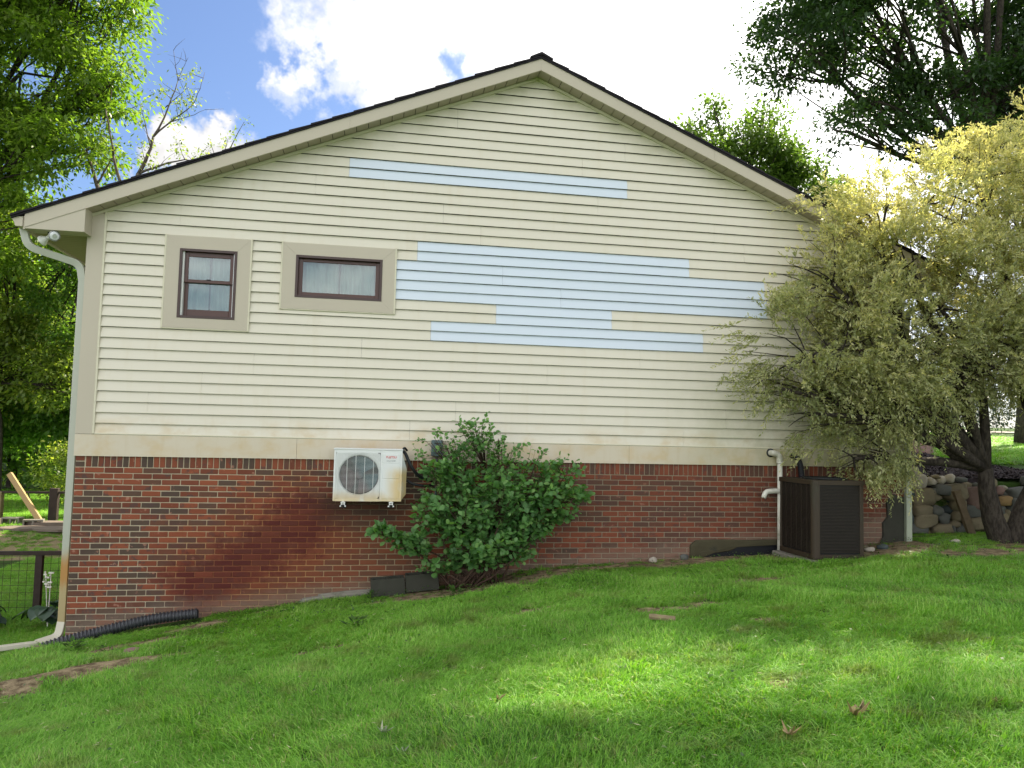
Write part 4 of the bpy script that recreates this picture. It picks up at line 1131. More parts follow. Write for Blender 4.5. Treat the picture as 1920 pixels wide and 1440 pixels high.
# ------------------------------------------------------------------ stones on the ground
def gstone(x, y, s, mat, label, seed, dz=.25, ang=False):
    z = float(G(x, y)); o = rock('stone', (x, y, z + s[2] * dz), s, M[mat], None, seed, .18, ang); tag(o, label, 'stone'); return o
gstone(-2.22, -1.63, (.24, .16, .09), 'stone_k', 'flat pinkish stone half buried in the grass below the drain pipe', 3)
gstone(-3.46, -.62, (.20, .12, .09), 'stone_t', 'small tan stone under the inlet end of the drain pipe', 5)
gstone(3.60, -.10, (.11, .08, .09), 'stone_p', 'pale pebble sized stone against the brick wall right of the shrub', 6)
gstone(4.02, -.12, (.12, .08, .10), 'stone_g', 'grey striped stone at the wall just left of the foundation hole', 7)
gstone(6.40, -.55, (.16, .10, .07), 'stone_p', 'pale grey stone on the dirt just right of the condenser', 8)
gstone(6.62, -.50, (.16, .12, .09), 'stone_b', 'bluish stone on the dirt halfway between condenser and downspout', 9)
gstone(7.72, -.50, (.15, .10, .09), 'stone_p', 'pale egg shaped stone on the dirt before the fieldstone wall', 10)
gstone(6.50, -.30, (.12, .08, .06), 'stone_t', 'small tan stone close to the brick behind the pale grey one', 12)

# ------------------------------------------------------------------ fieldstone retaining wall
rw = empty('fieldstone_wall', (8.6, .5, -1.25), 'dry stacked fieldstone retaining wall holding the mulch bed right of the house', 'wall')
ST = [(7.84, -0.32, 0.227, 0.137, 'p'), (7.75, -0.46, 0.159, 0.21, 'g'), (7.96, -0.45, 0.254, 0.199, 'p'), (8.08, -0.4, 0.068, 0.053, 'p'), (8.19, -0.45, 0.177, 0.115, 'p'), (8.28, -0.38, 0.091, 0.066, 't'), (8.35, -0.42, 0.15, 0.115, 'p'), (8.48, -0.4, 0.163, 0.124, 'p'), (8.65, -0.41, 0.204, 0.066, 'g'), (9.2, -0.46, 0.204, 0.115, 't'), (9.12, -0.52, 0.215, 0.1, 't'), (9.4, -0.52, 0.079, 0.066, 'p'), (9.33, -0.57, 0.159, 0.111, 'k'), (7.82, -0.64, 0.159, 0.146, 'b'), (7.88, -0.54, 0.15, 0.093, 't'), (8.05, -0.67, 0.318, 0.266, 't'), (8.34, -0.56, 0.249, 0.146, 'g'), (8.62, -0.6, 0.318, 0.21, 't'), (9.03, -0.67, 0.431, 0.299, 'r'), (8.26, -0.68, 0.17, 0.111, 't'), (9.39, -0.72, 0.227, 0.133, 'o'), (7.76, -0.8, 0.141, 0.159, 'b'), (7.98, -0.87, 0.272, 0.137, 't'), (8.23, -0.87, 0.181, 0.133, 'g'), (8.62, -0.79, 0.227, 0.146, 't'), (8.83, -0.88, 0.283, 0.182, 'g'), (9.12, -0.89, 0.186, 0.12, 't'), (9.32, -0.86, 0.172, 0.128, 'g'), (9.45, -0.9, 0.127, 0.089, 't'), (7.76, -0.98, 0.15, 0.19, 'b'), (8.03, -1.02, 0.345, 0.195, 't'), (8.33, -0.98, 0.181, 0.177, 'g'), (8.62, -0.95, 0.204, 0.146, 't'), (8.92, -1.05, 0.431, 0.186, 't'), (9.24, -0.99, 0.136, 0.146, 'g'), (9.42, -1.01, 0.215, 0.199, 't'), (7.92, -1.15, 0.295, 0.146, 'g'), (8.29, -1.15, 0.318, 0.146, 't'), (8.7, -1.15, 0.272, 0.146, 'g'), (9.15, -1.14, 0.249, 0.133, 't'), (9.01, -1.22, 0.1, 0.066, 'p'), (9.21, -1.21, 0.15, 0.071, 't'), (8.46, -1.15, 0.113, 0.133, 'g'), (9.47, -1.17, 0.136, 0.133, 'g'), (8.15, -1.0, 0.136, 0.111, 'g'), (8.96, -0.5, 0.091, 0.08, 'g'), (8.53, -1.07, 0.159, 0.111, 't'), (8.19, -0.58, 0.113, 0.089, 'g'), (7.72, -0.65, 0.059, 0.111, 'g'), (8.86, -0.73, 0.091, 0.111, 'g')]
for c in 'pgtr': pass
r = random.Random(4)
for i in range(26):
    ST.append((9.6 + r.uniform(0, 1.5), r.choice([-.45, -.62, -.8, -.97, -1.13]) + r.uniform(-.03, .03), r.uniform(.18, .34), r.uniform(.13, .2), r.choice('gttpg')))
for i in range(10):
    ST.append((7.45 + r.uniform(0, .2), -.42 - i * .085, r.uniform(.18, .26), r.uniform(.12, .16), r.choice('gtb')))
for i, (x, z, w_, h_, c) in enumerate(ST):
    dep = max(.16, w_ * .8)
    rock('stone', (x, .42 + dep * .35 + random.uniform(-.03, .03) + (z + 1.2) * .10, z), (w_ * 1.12, dep, h_ * 1.16), M['stone_' + c], rw, i + 1, .22, w_ > .19, ICO3 if w_ > .25 else ICO2, rot=random.uniform(-.15, .15))
m_ = MB(); m_.box(7.36, 11.3, .66, .74, -1.5, -.52); m_.build('earth_backing', M['mulch'], rw)
# smaller wedging stones behind the gaps
r = random.Random(9)
for i in range(70):
    x = r.uniform(7.4, 11.1); z = r.uniform(-1.2, -.5)
    rock('wedge_stone', (x, .60 + (z + 1.2) * .1, z), (r.uniform(.14, .24), .2, r.uniform(.12, .18)), M['stone_' + r.choice('gbt')], rw, i + 90, .2)

m_ = MB(); T = Matrix.Translation((8.50, .26, -.90)) @ Matrix.Rotation(-.29, 4, 'Y') @ Matrix.Rotation(-.10, 4, 'X')
n = 12; prof = []
for i in range(9):
    zz = -.36 + i * .09
    for (a, b_) in ((-.055, -.03), (.050, -.035), (.058, .03), (-.045, .035)):
        k = random.uniform(.85, 1.12); prof.append(tuple(T @ Vector((a * k, b_ * k, zz))))
fs = [(i * 4 + j, i * 4 + (j + 1) % 4, i * 4 + 4 + (j + 1) % 4, i * 4 + 4 + j) for i in range(8) for j in range(4)] + [(3, 2, 1, 0), (32, 33, 34, 35)]
m_.add(prof, fs); tag(m_.build('wooden_stake', M['wood_post'], None), 'rotting split wooden stake leaning on the fieldstone wall', 'stake')
m_ = MB(); T = Matrix.Translation((7.95, .16, -1.215)) @ Matrix.Rotation(-.02, 4, 'Y')
m_.box(-.55, .55, -.03, .03, -.02, .02, .004, T); tag(m_.build('timber_board', M['wood_dark'], None), 'dark old timber board lying along the foot of the fieldstone wall', 'board')

# mulch bed
bed = [(7.38, .70), (9.9, .74), (11.2, .9), (11.0, 2.2), (10.7, 3.4), (11.3, 5.0), (11.2, 6.6), (9.5, 7.2), (7.38, 7.2)]
def inside(x, y, poly):
    c = False; j = len(poly) - 1
    for i in range(len(poly)):
        if (poly[i][1] > y) != (poly[j][1] > y) and x < (poly[j][0] - poly[i][0]) * (y - poly[i][1]) / (poly[j][1] - poly[i][1]) + poly[i][0]: c = not c
        j = i
    return c
st = .1; vs = []; fs = []; idx = {}
for i in range(40):
    for j in range(66):
        x, y = 7.38 + i * st, .68 + j * st
        if inside(x + st / 2, y + st / 2, bed):
            q = []
            for a, b_ in ((0, 0), (1, 0), (1, 1), (0, 1)):
                k = (i + a, j + b_)
                if k not in idx:
                    xx, yy = 7.38 + k[0] * st, .68 + k[1] * st
                    idx[k] = len(vs); vs.append((xx, yy, float(G(xx, yy)) + .035 + .03 * random.random()))
                q.append(idx[k])
            fs.append(tuple(q))
m_ = MB(); m_.add(vs, fs); tag(m_.build('mulch_bed', M['mulch'], None), 'dark mulch bed above the fieldstone wall', 'mulch', kind='structure')
nch = 9000; cxs = rng.uniform(7.4, 11.3, nch); cys = .7 + rng.uniform(0, 1, nch) ** 1.5 * 6.3
keep = np.array([inside(a, b_, bed) for a, b_ in zip(cxs, cys)]); cxs = cxs[keep]; cys = cys[keep]; n = len(cxs)
cz = G(cxs, cys) + .06
ang = rng.uniform(0, 6.28, n); tl = rng.uniform(-.6, .6, n); L_ = rng.uniform(.015, .045, n); W_ = rng.uniform(.005, .012, n)
u = np.stack([np.cos(ang) * np.cos(tl), np.sin(ang) * np.cos(tl), np.sin(tl)], 1) * L_[:, None]; v = np.stack([-np.sin(ang), np.cos(ang), rng.uniform(-.5, .5, n)], 1) * W_[:, None]
c = np.stack([cxs, cys, cz], 1); up = np.array([0, 0, .006])
V = np.stack([c - u - v, c + u - v, c + u + v, c - u + v], 1).reshape(-1, 3); F = np.arange(4 * n).reshape(-1, 4)
tag(link_mesh('mulch_chips', np_mesh('mulch_chips', V, F), M['chip']), 'loose dark bark chips on the mulch bed', 'mulch', kind='stuff')
o = rock('boulder', (10.95, 4.55, -.06), (.95, .6, .52), M['stone_k'], None, 33, .16, False, ICO3); tag(o, 'reddish brown boulder behind the house corner at the edge of the mulch', 'boulder')

# road and verge beyond the lawn on the right
rp = [(18, 22.2), (24, 23.2), (34, 25.5), (48, 29.5), (70, 37)]
vs = []; fs = []
for i, (x, y) in enumerate(rp):
    for k in range(5): yy = y + k * 1.1; vs.append((x - k * .1, yy, float(G(x, yy)) + .05))
for i in range(len(rp) - 1):
    for k in range(4): a = i * 5 + k; fs.append((a, a + 5, a + 6, a + 1))
m_ = MB(); m_.add(vs, fs); tag(m_.build('road', M['asphalt'], None), 'pale road at the top of the far lawn', 'road', kind='structure')

# ------------------------------------------------------------------ foliage generators
def leaf_quads(Pn, D, N, L, W, tint):
    """rhombic leaves with a slight fold: Pn base, D direction, N normal"""
    D = D / np.linalg.norm(D, axis=1, keepdims=True)
    S = np.cross(D, N); S /= (np.linalg.norm(S, axis=1, keepdims=True) + 1e-9)
    Nn = np.cross(S, D)
    L = L[:, None]; W = W[:, None]
    mid = Pn + D * L * .45
    a = Pn; b_ = mid + S * W * .5 + Nn * W * .12; c = Pn + D * L; d_ = mid - S * W * .5 + Nn * W * .12
    V = np.stack([a, b_, c, d_], 1).reshape(-1, 3)
    F = np.arange(len(V)).reshape(-1, 4)
    return V, F, np.repeat(tint, 4)

def rand_dirs(n):
    v = rng.normal(size=(n, 3)); return v / np.linalg.norm(v, axis=1, keepdims=True)

def branch_path(a, b_, sag=0.0, jit=.08, n=6, rnd=random):
    a = Vector(a); b_ = Vector(b_); L_ = (b_ - a).length; out = []
    off = Vector((rnd.uniform(-1, 1), rnd.uniform(-1, 1), rnd.uniform(-.4, .4))) * L_ * jit
    for i in range(n + 1):
        t = i / n; w_ = math.sin(math.pi * t)
        out.append(a.lerp(b_, t) + off * w_ + Vector((0, 0, -sag * L_ * w_ * 1.0)) + Vector((rnd.uniform(-1, 1), rnd.uniform(-1, 1), rnd.uniform(-1, 1))) * L_ * .012 * (0 < i < n))
    return out

def tree(name, label, base, lobes, nclump, per, leaf, mat, barkm, cat='tree', group=None, trunk_r=.22, clump_r=.45, shell=.55, droop=.2, fork=None, width=.5, flat=.6, limbs=True):
    root = empty(name, base, label, cat, group)
    rnd = random.Random(hash((round(base[0], 2), round(base[1], 2))) & 0xffff)
    base = Vector(base)
    tot = sum(r[0] * r[1] * r[2] for _, r in lobes)
    top = Vector(fork) if fork else Vector((sum(c[0] for c, _ in lobes) / len(lobes), sum(c[1] for c, _ in lobes) / len(lobes), min(c[2] for c, _ in lobes)))
    m_ = MB()
    tp = branch_path(base + Vector((0, 0, -.3)), top, 0, .04, 8, rnd)
    m_.tube(tp, [trunk_r * (1.25 if i == 0 else 1 - .55 * i / 8) for i in range(9)], 9)
    cl = []; 
    for c, r in lobes:
        c = Vector(c); k = max(2, int(nclump * (r[0] * r[1] * r[2]) / tot))
        lp = branch_path(top, c, 0, .10, 5, rnd)
        if limbs: m_.tube(lp, [trunk_r * .45 * (1 - .6 * i / 5) for i in range(6)], 6)
        dirs = rand_dirs(k); rad = shell + (1 - shell) * rng.uniform(0, 1, k) ** .6
        pts_ = np.array(c) + dirs * np.array(r) * rad[:, None]
        cl.append(pts_)
        if limbs:
            for q in range(min(k, 14)):
                t0 = lp[rnd.randint(2, 5)]
                m_.tube(branch_path(t0, pts_[q], .02, .12, 4, rnd), [trunk_r * .16 * (1 - .8 * i / 4) + .004 for i in range(5)], 4)
    m_.build('trunk', barkm, root, smooth=True)
    cl = np.concatenate(cl); k = len(cl)
    n = k * per
    ci = np.repeat(np.arange(k), per)
    cs = rng.uniform(.6, 1.35, k)
    off = rng.normal(size=(n, 3)) * np.array([1, 1, flat]) * clump_r * .55 * cs[ci][:, None]
    pos = cl[ci] + off
    D = off / (np.linalg.norm(off, axis=1, keepdims=True) + 1e-6) * .6 + rand_dirs(n) * .6 + np.array([0, 0, -droop])
    N = rand_dirs(n) * .55 + np.array([0, 0, 1.0])
    L = rng.uniform(.7, 1.25, n) * leaf; W = L * width * rng.uniform(.8, 1.2, n)
    tint = np.clip(rng.uniform(0, 1, n) * .55 + rng.uniform(0, .45, k)[ci], 0, 1)
    V, F, A = leaf_quads(pos, D, N, L, W, tint)
    V = V - np.array(root.location)
    me = np_mesh('crown', V, F, {'tint': A})
    o = link_mesh('crown', me, mat, root, world=False)
    return root

def gz(x, y): return float(G(x, y))
# left: big bright tree over the yard
tree('bright_locust_tree', 'tall bright green feathery tree filling the upper left corner behind the yard', (-12.6, 12.6, gz(-12.6, 12.6)),
     [((-9.6, 12, 9.4), (2.1, 2.0, 1.9)), ((-8.6, 12, 11.8), (1.8, 1.9, 1.9)), ((-11.2, 12, 7.2), (2.0, 2.0, 2.0)), ((-8.5, 11.7, 7.3), (1.35, 1.4, 1.3)), ((-10.8, 12, 13), (2.8, 2.5, 2.2)), ((-12.5, 12, 10), (2.4, 2.4, 2.4)),
      ((-9.9, 11.5, 5.0), (1.4, 1.4, 1.3)), ((-7.4, 12, 9.3), (1.0, 1.2, 1.0)), ((-8.0, 12, 13.6), (1.6, 1.8, 1.3))], 860, 115, .175, M['leaf_locust'], M['bark_dark'], trunk_r=.20, clump_r=.50, droop=.3, width=.42, fork=(-12.0, 12.4, 5.2))
tree('yellow_green_tree', 'sunlit yellow green sapling left of the house corner under the tall tree', (-10.4, 14.0, gz(-10.4, 14.0)),
     [((-10.6, 14, 3.2), (1.7, 1.4, 1.3)), ((-11.6, 14, 1.5), (1.5, 1.4, 1.3)), ((-9.4, 14, 2.0), (1.1, 1.2, 1.3)), ((-12, 14, 4.2), (1.5, 1.3, 1.2)), ((-10.0, 13.0, 5.3), (1.2, 1.0, .9)), ((-8.6, 13, 1.2), (.8, .8, .9))], 330, 110, .16, M['leaf_yellow'], M['bark_dark'], trunk_r=.10, clump_r=.42, width=.48)
tree('shady_understory_tree', 'dark green low branched tree at the edge of the woods beside the downspout', (-8.9, 15.6, gz(-8.9, 15.6)),
     [((-9.0, 15.5, .9), (1.6, 1.4, 1.6)), ((-11.6, 16, .4), (1.7, 1.4, 1.2)), ((-7.6, 16, 1.6), (1.6, 1.5, 1.8))], 300, 120, .16, M['leaf_wood'], M['bark_dark'], trunk_r=.13, clump_r=.45)
tree('slender_forest_tree', 'slim dark trunked tree seen between downspout and yellow sapling', (-8.1, 13.4, gz(-8.1, 13.4)),
     [((-8.2, 13.2, 4.9), (.9, 1.0, .9)), ((-8.4, 13.0, 2.9), (.7, .6, .8)), ((-9.2, 13.4, 3.9), (.8, .9, .7)), ((-7.2, 13.4, 6.2), (.9, 1, .7))], 110, 90, .13, M['leaf_wood'], M['bark_dark'], trunk_r=.13, clump_r=.42, fork=(-8.05, 13.4, 5.6))
tree('pale_yard_shrub', 'loose grey green shrub beside the dark fence post in the yard', (-7.6, 11.2, gz(-7.6, 11.2)),
     [((-7.45, 11.2, -1.1), (.75, .6, .75)), ((-6.9, 11.3, -1.5), (.5, .5, .5))], 60, 60, .10, M['leaf_yellow'], M['bark_grey'], 'shrub', trunk_r=.03, clump_r=.28)
# woods behind the yard
WL = ['far woodland tree with rounded crown behind the yard', 'far woodland tree with dense dark crown behind the yard']
k = 0
for (x, y, h, r_) in [(-15.5, 21, 9, 2.6), (-12.5, 20, 8.5, 2.3), (-12, 27, 12, 3.4), (-16, 31, 14, 4), (-9.5, 30, 9.5, 3.0), (-5, 34, 8, 3.2)]:
    b0 = gz(x, y); k += 1
    tree('woodland_tree', ['woodland tree in the dark mass behind the left yard'][0], (x, y, b0),
         [((x, y, b0 + h * .62), (r_, r_, h * .30)), ((x - r_ * .5, y - .5, b0 + h * .38), (r_ * .8, r_ * .8, h * .22)), ((x + r_ * .5, y - .7, b0 + h * .24), (r_ * .85, r_ * .8, h * .2))],
         230, 70, .30, M['leaf_wood'], M['bark_dark'], group='trees of the wood behind the left yard', trunk_r=.2, clump_r=.75, limbs=k < 6)

# half dead tree behind the roof on the left
dt = empty('half_dead_tree', (-7.0, 11, gz(-7, 11)), 'half dead tree with bare forked grey branches above the left roof slope', 'tree')
m_ = MB()
DB = [((-7.0, 11, gz(-7, 11) - .2), (-6.85, 11, 4.6), .17, .12), ((-6.85, 11, 4.6), (-6.4, 11, 5.8), .12, .085), ((-6.85, 11, 4.6), (-7.3, 11.2, 6.3), .10, .06), ((-6.4, 11, 5.8), (-6.25, 11, 6.6), .08, .06),
      ((-6.25, 11, 6.6), (-5.95, 11, 7.6), .05, .03), ((-5.95, 11, 7.6), (-5.45, 11.1, 9.2), .028, .010), ((-5.95, 11, 7.6), (-5.0, 10.9, 8.5), .026, .010), ((-6.25, 11, 6.6), (-5.1, 10.8, 7.0), .035, .015), ((-5.1, 10.8, 7.0), (-4.5, 10.8, 6.9), .014, .006),
      ((-6.4, 11, 5.8), (-6.85, 10.9, 7.0), .05, .03), ((-6.85, 10.9, 7.0), (-7.1, 10.9, 8.2), .03, .015), ((-5.45, 11.1, 9.2), (-5.6, 11.1, 10.0), .010, .004), ((-5.45, 11.1, 9.2), (-5.2, 11.0, 9.8), .009, .004), ((-5.7, 11, 8.4), (-5.15, 11, 9.0), .012, .005), ((-5.0, 10.9, 8.5), (-4.75, 10.9, 9.4), .010, .004),
      ((-7.3, 11.2, 6.3), (-7.6, 11.2, 7.2), .05, .02), ((-7.3, 11.2, 6.3), (-6.9, 11.3, 7.4), .03, .012), ((-6.0, 11, 7.3), (-6.3, 11, 8.4), .018, .006), ((-5.5, 10.9, 8.0), (-4.7, 10.9, 8.4), .012, .004)]
rnd = random.Random(3); tips = []
for a, b_, r0, r1 in DB:
    pth = branch_path(a, b_, 0, .07, 6, rnd); m_.tube(pth, [r0 + (r1 - r0) * i / 6 for i in range(7)], 6)
    if r1 < .035:
        for q in range(3):
            p0 = pth[rnd.randint(2, 6)]; e = p0 + Vector((rnd.uniform(-.5, .5), rnd.uniform(-.3, .3), rnd.uniform(-.05, .6)))
            m_.tube(branch_path(p0, e, 0, .12, 3, rnd), [r1 * .6 + .004, .006, .004, .002], 4); tips.append(tuple(e)); tips.append(tuple(p0))
m_.build('trunk', M['bark_grey'], dt, smooth=True)
def leaf_cloud(centres, per, spread, leaf, mat, root, name='crown', width=.45, droop=.3):
    c = np.array(centres); n = len(c) * per; ci = np.repeat(np.arange(len(c)), per)
    off = rng.normal(size=(n, 3)) * spread
    V, F, A = leaf_quads(c[ci] + off, rand_dirs(n) + np.array([0, 0, -droop]), rand_dirs(n) * .6 + np.array([0, 0, 1.]), rng.uniform(.7, 1.2, n) * leaf, rng.uniform(.7, 1.2, n) * leaf * width, rng.uniform(0, 1, n))
    V = V - np.array(root.location) if root is not None else V
    o = link_mesh(name, np_mesh(name, V, F, {'tint': A}), mat, root, world=False); return o
sel = [t for i, t in enumerate(tips) if i % 2 == 0]
more = [(-6.3, 11, 6.9), (-6.0, 11, 7.1), (-5.8, 11, 6.7), (-5.5, 11, 6.8), (-5.3, 10.9, 8.2), (-5.1, 10.9, 8.7), (-6.9, 11, 7.2), (-7.1, 11, 7.8), (-6.6, 11, 6.4), (-7.4, 11, 6.6), (-5.15, 10.9, 8.5), (-4.95, 10.9, 8.6)]
leaf_cloud(sel[:16] + more, 34, .11, .10, M['leaf_yellow'], dt)
# tree top peeping over the roof
tp_ = empty('tree_top', (-4.4, 12, gz(-4.4, 12)), 'thin leafy tree top with bare twigs peeping over the left roof slope', 'tree')
m_ = MB(); rnd = random.Random(8); cc = []
m_.tube(branch_path((-4.4, 12, gz(-4.4, 12)), (-4.35, 12, 6.6), 0, .02, 6, rnd), [.10 - .012 * i for i in range(7)], 6)
for e in ((-4.3, 12, 8.1), (-3.9, 12, 8.6), (-3.6, 12, 8.0), (-5.0, 12, 7.5), (-4.75, 12, 7.9), (-3.1, 12, 7.9)):
    pth = branch_path((-4.35, 12, 6.5), e, 0, .10, 6, rnd); m_.tube(pth, [.03 - .004 * i for i in range(7)], 5)
    if e[0] not in (-4.75, -3.1): cc += [tuple(p) for p in pth[3:]]
m_.build('trunk', M['bark_grey'], tp_, smooth=True)
leaf_cloud(cc, 20, .13, .10, M['leaf_yellow'], tp_)

# right: trees beyond the roof
tree('maple_tree', 'mid green leafy tree rising behind the right roof slope', (15.5, 22, gz(15.5, 22)),
     [((13.2, 22, 12.0), (1.8, 2.0, 1.6)), ((16.3, 22, 12.4), (2.1, 2.2, 1.8)), ((18.6, 22, 10.8), (2.2, 2.2, 2.2)), ((15.6, 22, 9.4), (3.4, 2.6, 2.2)), ((19.2, 22, 8.2), (2.4, 2, 2.0)), ((13.3, 22, 14.3), (.7, .8, .9)), ((14.6, 22, 14.9), (.6, .7, 1.0)), ((16.9, 22, 14.9), (.8, .8, .9)), ((12.0, 22, 12.9), (.6, .7, .8)), ((18.0, 22, 13.4), (.9, .8, .9)), ((20.4, 22, 10.0), (.9, .9, 1.0))], 880, 95, .22, M['leaf_mid'], M['bark_dark'], trunk_r=.3, clump_r=.62)
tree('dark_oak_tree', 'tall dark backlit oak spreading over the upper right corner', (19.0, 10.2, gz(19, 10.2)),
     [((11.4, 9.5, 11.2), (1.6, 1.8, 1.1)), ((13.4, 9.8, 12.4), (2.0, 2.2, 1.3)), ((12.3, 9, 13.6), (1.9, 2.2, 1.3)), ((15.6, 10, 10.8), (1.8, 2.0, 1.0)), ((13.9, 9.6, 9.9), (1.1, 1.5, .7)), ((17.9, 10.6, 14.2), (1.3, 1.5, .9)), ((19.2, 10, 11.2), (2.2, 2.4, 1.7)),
      ((15.4, 9, 8.9), (1.4, 1.3, .7)), ((18.4, 10, 8.9), (1.6, 2, .9)), ((21.5, 10, 13.5), (3, 3, 2.6)), ((13.6, 9.5, 15.6), (1.9, 2.4, 1.3)), ((22.3, 10.5, 16), (2.2, 2.6, 1.8)), ((13.0, 10, 20.6), (2.2, 2.4, 1.3)), ((16.2, 10.2, 22.4), (2.4, 2.6, 1.4)), ((19.8, 9.2, 22.3), (2.2, 1.0, .9)), ((23.2, 9.2, 22.3), (1.5, 1.0, .9)), ((17.4, 8.6, 20.6), (1.0, .8, .7)), ((22, 10, 9.5), (2.5, 2.5, 2)), ((12.7, 9.3, 8.8), (.9, 1, .5))],  # unseen high lobes, placed to shade the foreground and leave sun gaps
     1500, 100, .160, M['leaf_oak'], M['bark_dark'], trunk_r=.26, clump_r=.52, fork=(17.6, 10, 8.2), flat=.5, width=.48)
for i, (x, y, h, r_) in enumerate([(24, 29, 5.0, 2.2), (28, 32, 6.5, 2.6), (32, 33, 6, 2.6), (36, 35, 7, 3), (30, 36, 8, 3), (21, 32, 6, 2.5), (41, 38, 7, 3)]):
    b0 = gz(x, y)
    tree('roadside_tree', 'dark roadside tree across the road behind the willow', (x, y, b0), [((x, y, b0 + h * .55), (r_, r_, h * .42)), ((x, y, b0 + h * .25), (r_ * 1.1, r_, h * .25))], 120, 60, .26, M['leaf_spruce'], M['bark_dark'], group='dark trees across the road', trunk_r=.18, clump_r=.8, limbs=False)

# juniper by the road, mailbox
jn = empty('juniper_bush', (21, 17.5, gz(21, 17.5)), 'low spreading dark juniper on the far lawn beside the road', 'shrub')
cs = [(21 + random.gauss(0, 1.6), 17.6 + random.gauss(0, .6), gz(21, 17.6) + random.uniform(.05, .4)) for _ in range(90)]
leaf_cloud(cs, 45, .22, .12, M['leaf_spruce'], jn, 'foliage', .3, -.4)
MX, MY = 25.6, 25.2
mbx = empty('mailbox', (MX, MY, gz(MX, MY)), 'rusty red mailbox on a pale bracketed post across the road', 'mailbox')
bz = gz(MX, MY)
m_ = MB(); m_.box(MX - .05, MX + .05, MY - .05, MY + .05, bz - .1, bz + .72, .01); m_.sweep([(MX + .03, MY, bz + .40), (MX + .22, MY, bz + .70)], [(-.03, -.03), (.03, -.03), (.03, .03), (-.03, .03)]); m_.build('post', M['white'], mbx)
m_ = MB(); m_.prism([(MX - .22, bz + .72), (MX + .34, bz + .72), (MX + .34, bz + .86), (MX + .28, bz + .93), (MX - .16, bz + .93), (MX - .22, bz + .86)], MY - .14, MY + .14); m_.build('box', M['mailbox'], mbx)

# ------------------------------------------------------------------ variegated willow beside the house
wl = empty('willow_tree', (8.45, -.55, gz(8.45, -.55)), 'large shaggy variegated cream and green willow overhanging the right end of the house', 'tree')
rnd = random.Random(21)
m_ = MB()
wb = Vector((8.45, -.55, gz(8.45, -.55) - .15))
LOB = [((7.3, -.8, 1.9), (1.5, .9, 1.2)), ((8.9, -.6, 2.3), (1.5, 1.2, 1.5)), ((6.3, -.9, 1.25), (1.15, .7, 1.0)), ((5.35, -.85, 1.15), (.95, .5, .85)), ((6.5, -.7, 2.6), (1.0, .7, .75)), ((7.3, -.5, 3.35), (1.2, .9, .8)), ((8.1, -.5, 3.8), (.9, .8, .5)), ((9.6, -1.2, 2.0), (1.2, .7, 1.3)), ((7.4, -1.1, 1.3), (1.1, .6, .6)), ((6.3, -.55, 3.3), (.6, .5, .4)), ((9.0, -.6, 4.0), (1.1, 1.0, .85)),
       ((10.2, -.6, 2.5), (1.4, 1.2, 1.8)), ((6.35, -.8, .35), (.75, .5, .6)), ((8.4, -1.0, 1.35), (1.2, .7, .6)), ((10.0, -1.0, 1.1), (1.1, .9, .7)), ((9.6, -.6, 4.6), (.7, .7, .6)), ((5.7, -.85, 2.15), (.75, .5, .7)), ((6.2, -.8, 1.9), (.7, .5, .6)), ((5.55, -.9, .45), (.55, .35, .5)),
       ((5.95, -.9, -.10), (.38, .3, .45)), ((5.0, -.85, .75), (.45, .3, .35)), ((6.9, -1.0, .55), (.55, .4, .35)), ((10.4, -.6, 4.2), (1.2, 1, 1)), ((9.35, -1.2, -.25), (.35, .3, .3)), ((8.9, -1.5, 1.9), (1.5, .8, 1.3))]
mains = []
for (e, r0) in (((8.15, -.55, -.2), .13), ((9.1, -.5, .2), .11), ((8.75, -.9, .1), .09)):
    pth = branch_path(wb, e, 0, .08, 5, rnd); m_.tube(pth, [r0 * (1.3 - .12 * i) for i in range(6)], 9); mains.append((Vector(e), r0))
shoots_o, shoots_d, shoots_l = [], [], []
for c, r in LOB:
    c = Vector(c); mn = min(mains, key=lambda q: (q[0] - c).length)
    lp = branch_path(mn[0], c, -.04, .10, 7, rnd); m_.tube(lp, [mn[1] * .50 * (1 - .7 * i / 7) + .008 for i in range(8)], 7)
    for q in range(int(9 + 7 * r[0])):
        d_ = Vector(rand_dirs(1)[0]); e = c + Vector((d_.x * r[0], d_.y * r[1], d_.z * r[2])) * .92
        p0 = lp[rnd.randint(4, 7)]
        bp_ = branch_path(p0, e, -.05, .10, 5, rnd); m_.tube(bp_, [.016 - .0026 * i for i in range(6)], 4)
m_.build('trunk', M['bark_dark'], wl, smooth=True)
vol = [r[0] * r[1] * r[2] for _, r in LOB]; tv = sum(vol)
NCL, PCL = 820, 23
O, DD = [], []
for (c, r), v_ in zip(LOB, vol):
    kc = max(4, int(NCL * (v_ ** .8) / sum(q ** .8 for q in vol)))
    cdir = rand_dirs(kc); rad = .45 + .55 * rng.uniform(0, 1, kc) ** .6
    cc_ = np.array(c) + cdir * np.array(r) * rad[:, None]
    ci = np.repeat(np.arange(kc), PCL); k = len(ci)
    sg = rng.uniform(.08, .17, kc)[ci][:, None]
    o_ = cc_[ci] + rng.normal(size=(k, 3)) * sg * np.array([1.2, 1, .8])
    cm = cdir[ci] * .8 + rng.normal(size=(kc, 3))[ci] * .25
    O.append(o_); DD.append(cm + rand_dirs(k) * .42 + np.array([0, 0, .30]) * (o_[:, 2:3] > 1.5) + np.array([-.1, 0, -.45]) * (o_[:, 2:3] < .6))
O = np.concatenate(O); DD = np.concatenate(DD); DD /= np.linalg.norm(DD, axis=1, keepdims=True)
kill = (O[:, 1] > -.12) & (O[:, 0] < 7.6) & (O[:, 2] < 3.0)
O = O[~kill]; DD = DD[~kill]
ns = len(O); SLn = rng.uniform(.14, .34, ns)
per = 15
si = np.repeat(np.arange(ns), per); tt = np.tile(np.linspace(.08, 1.0, per), ns)
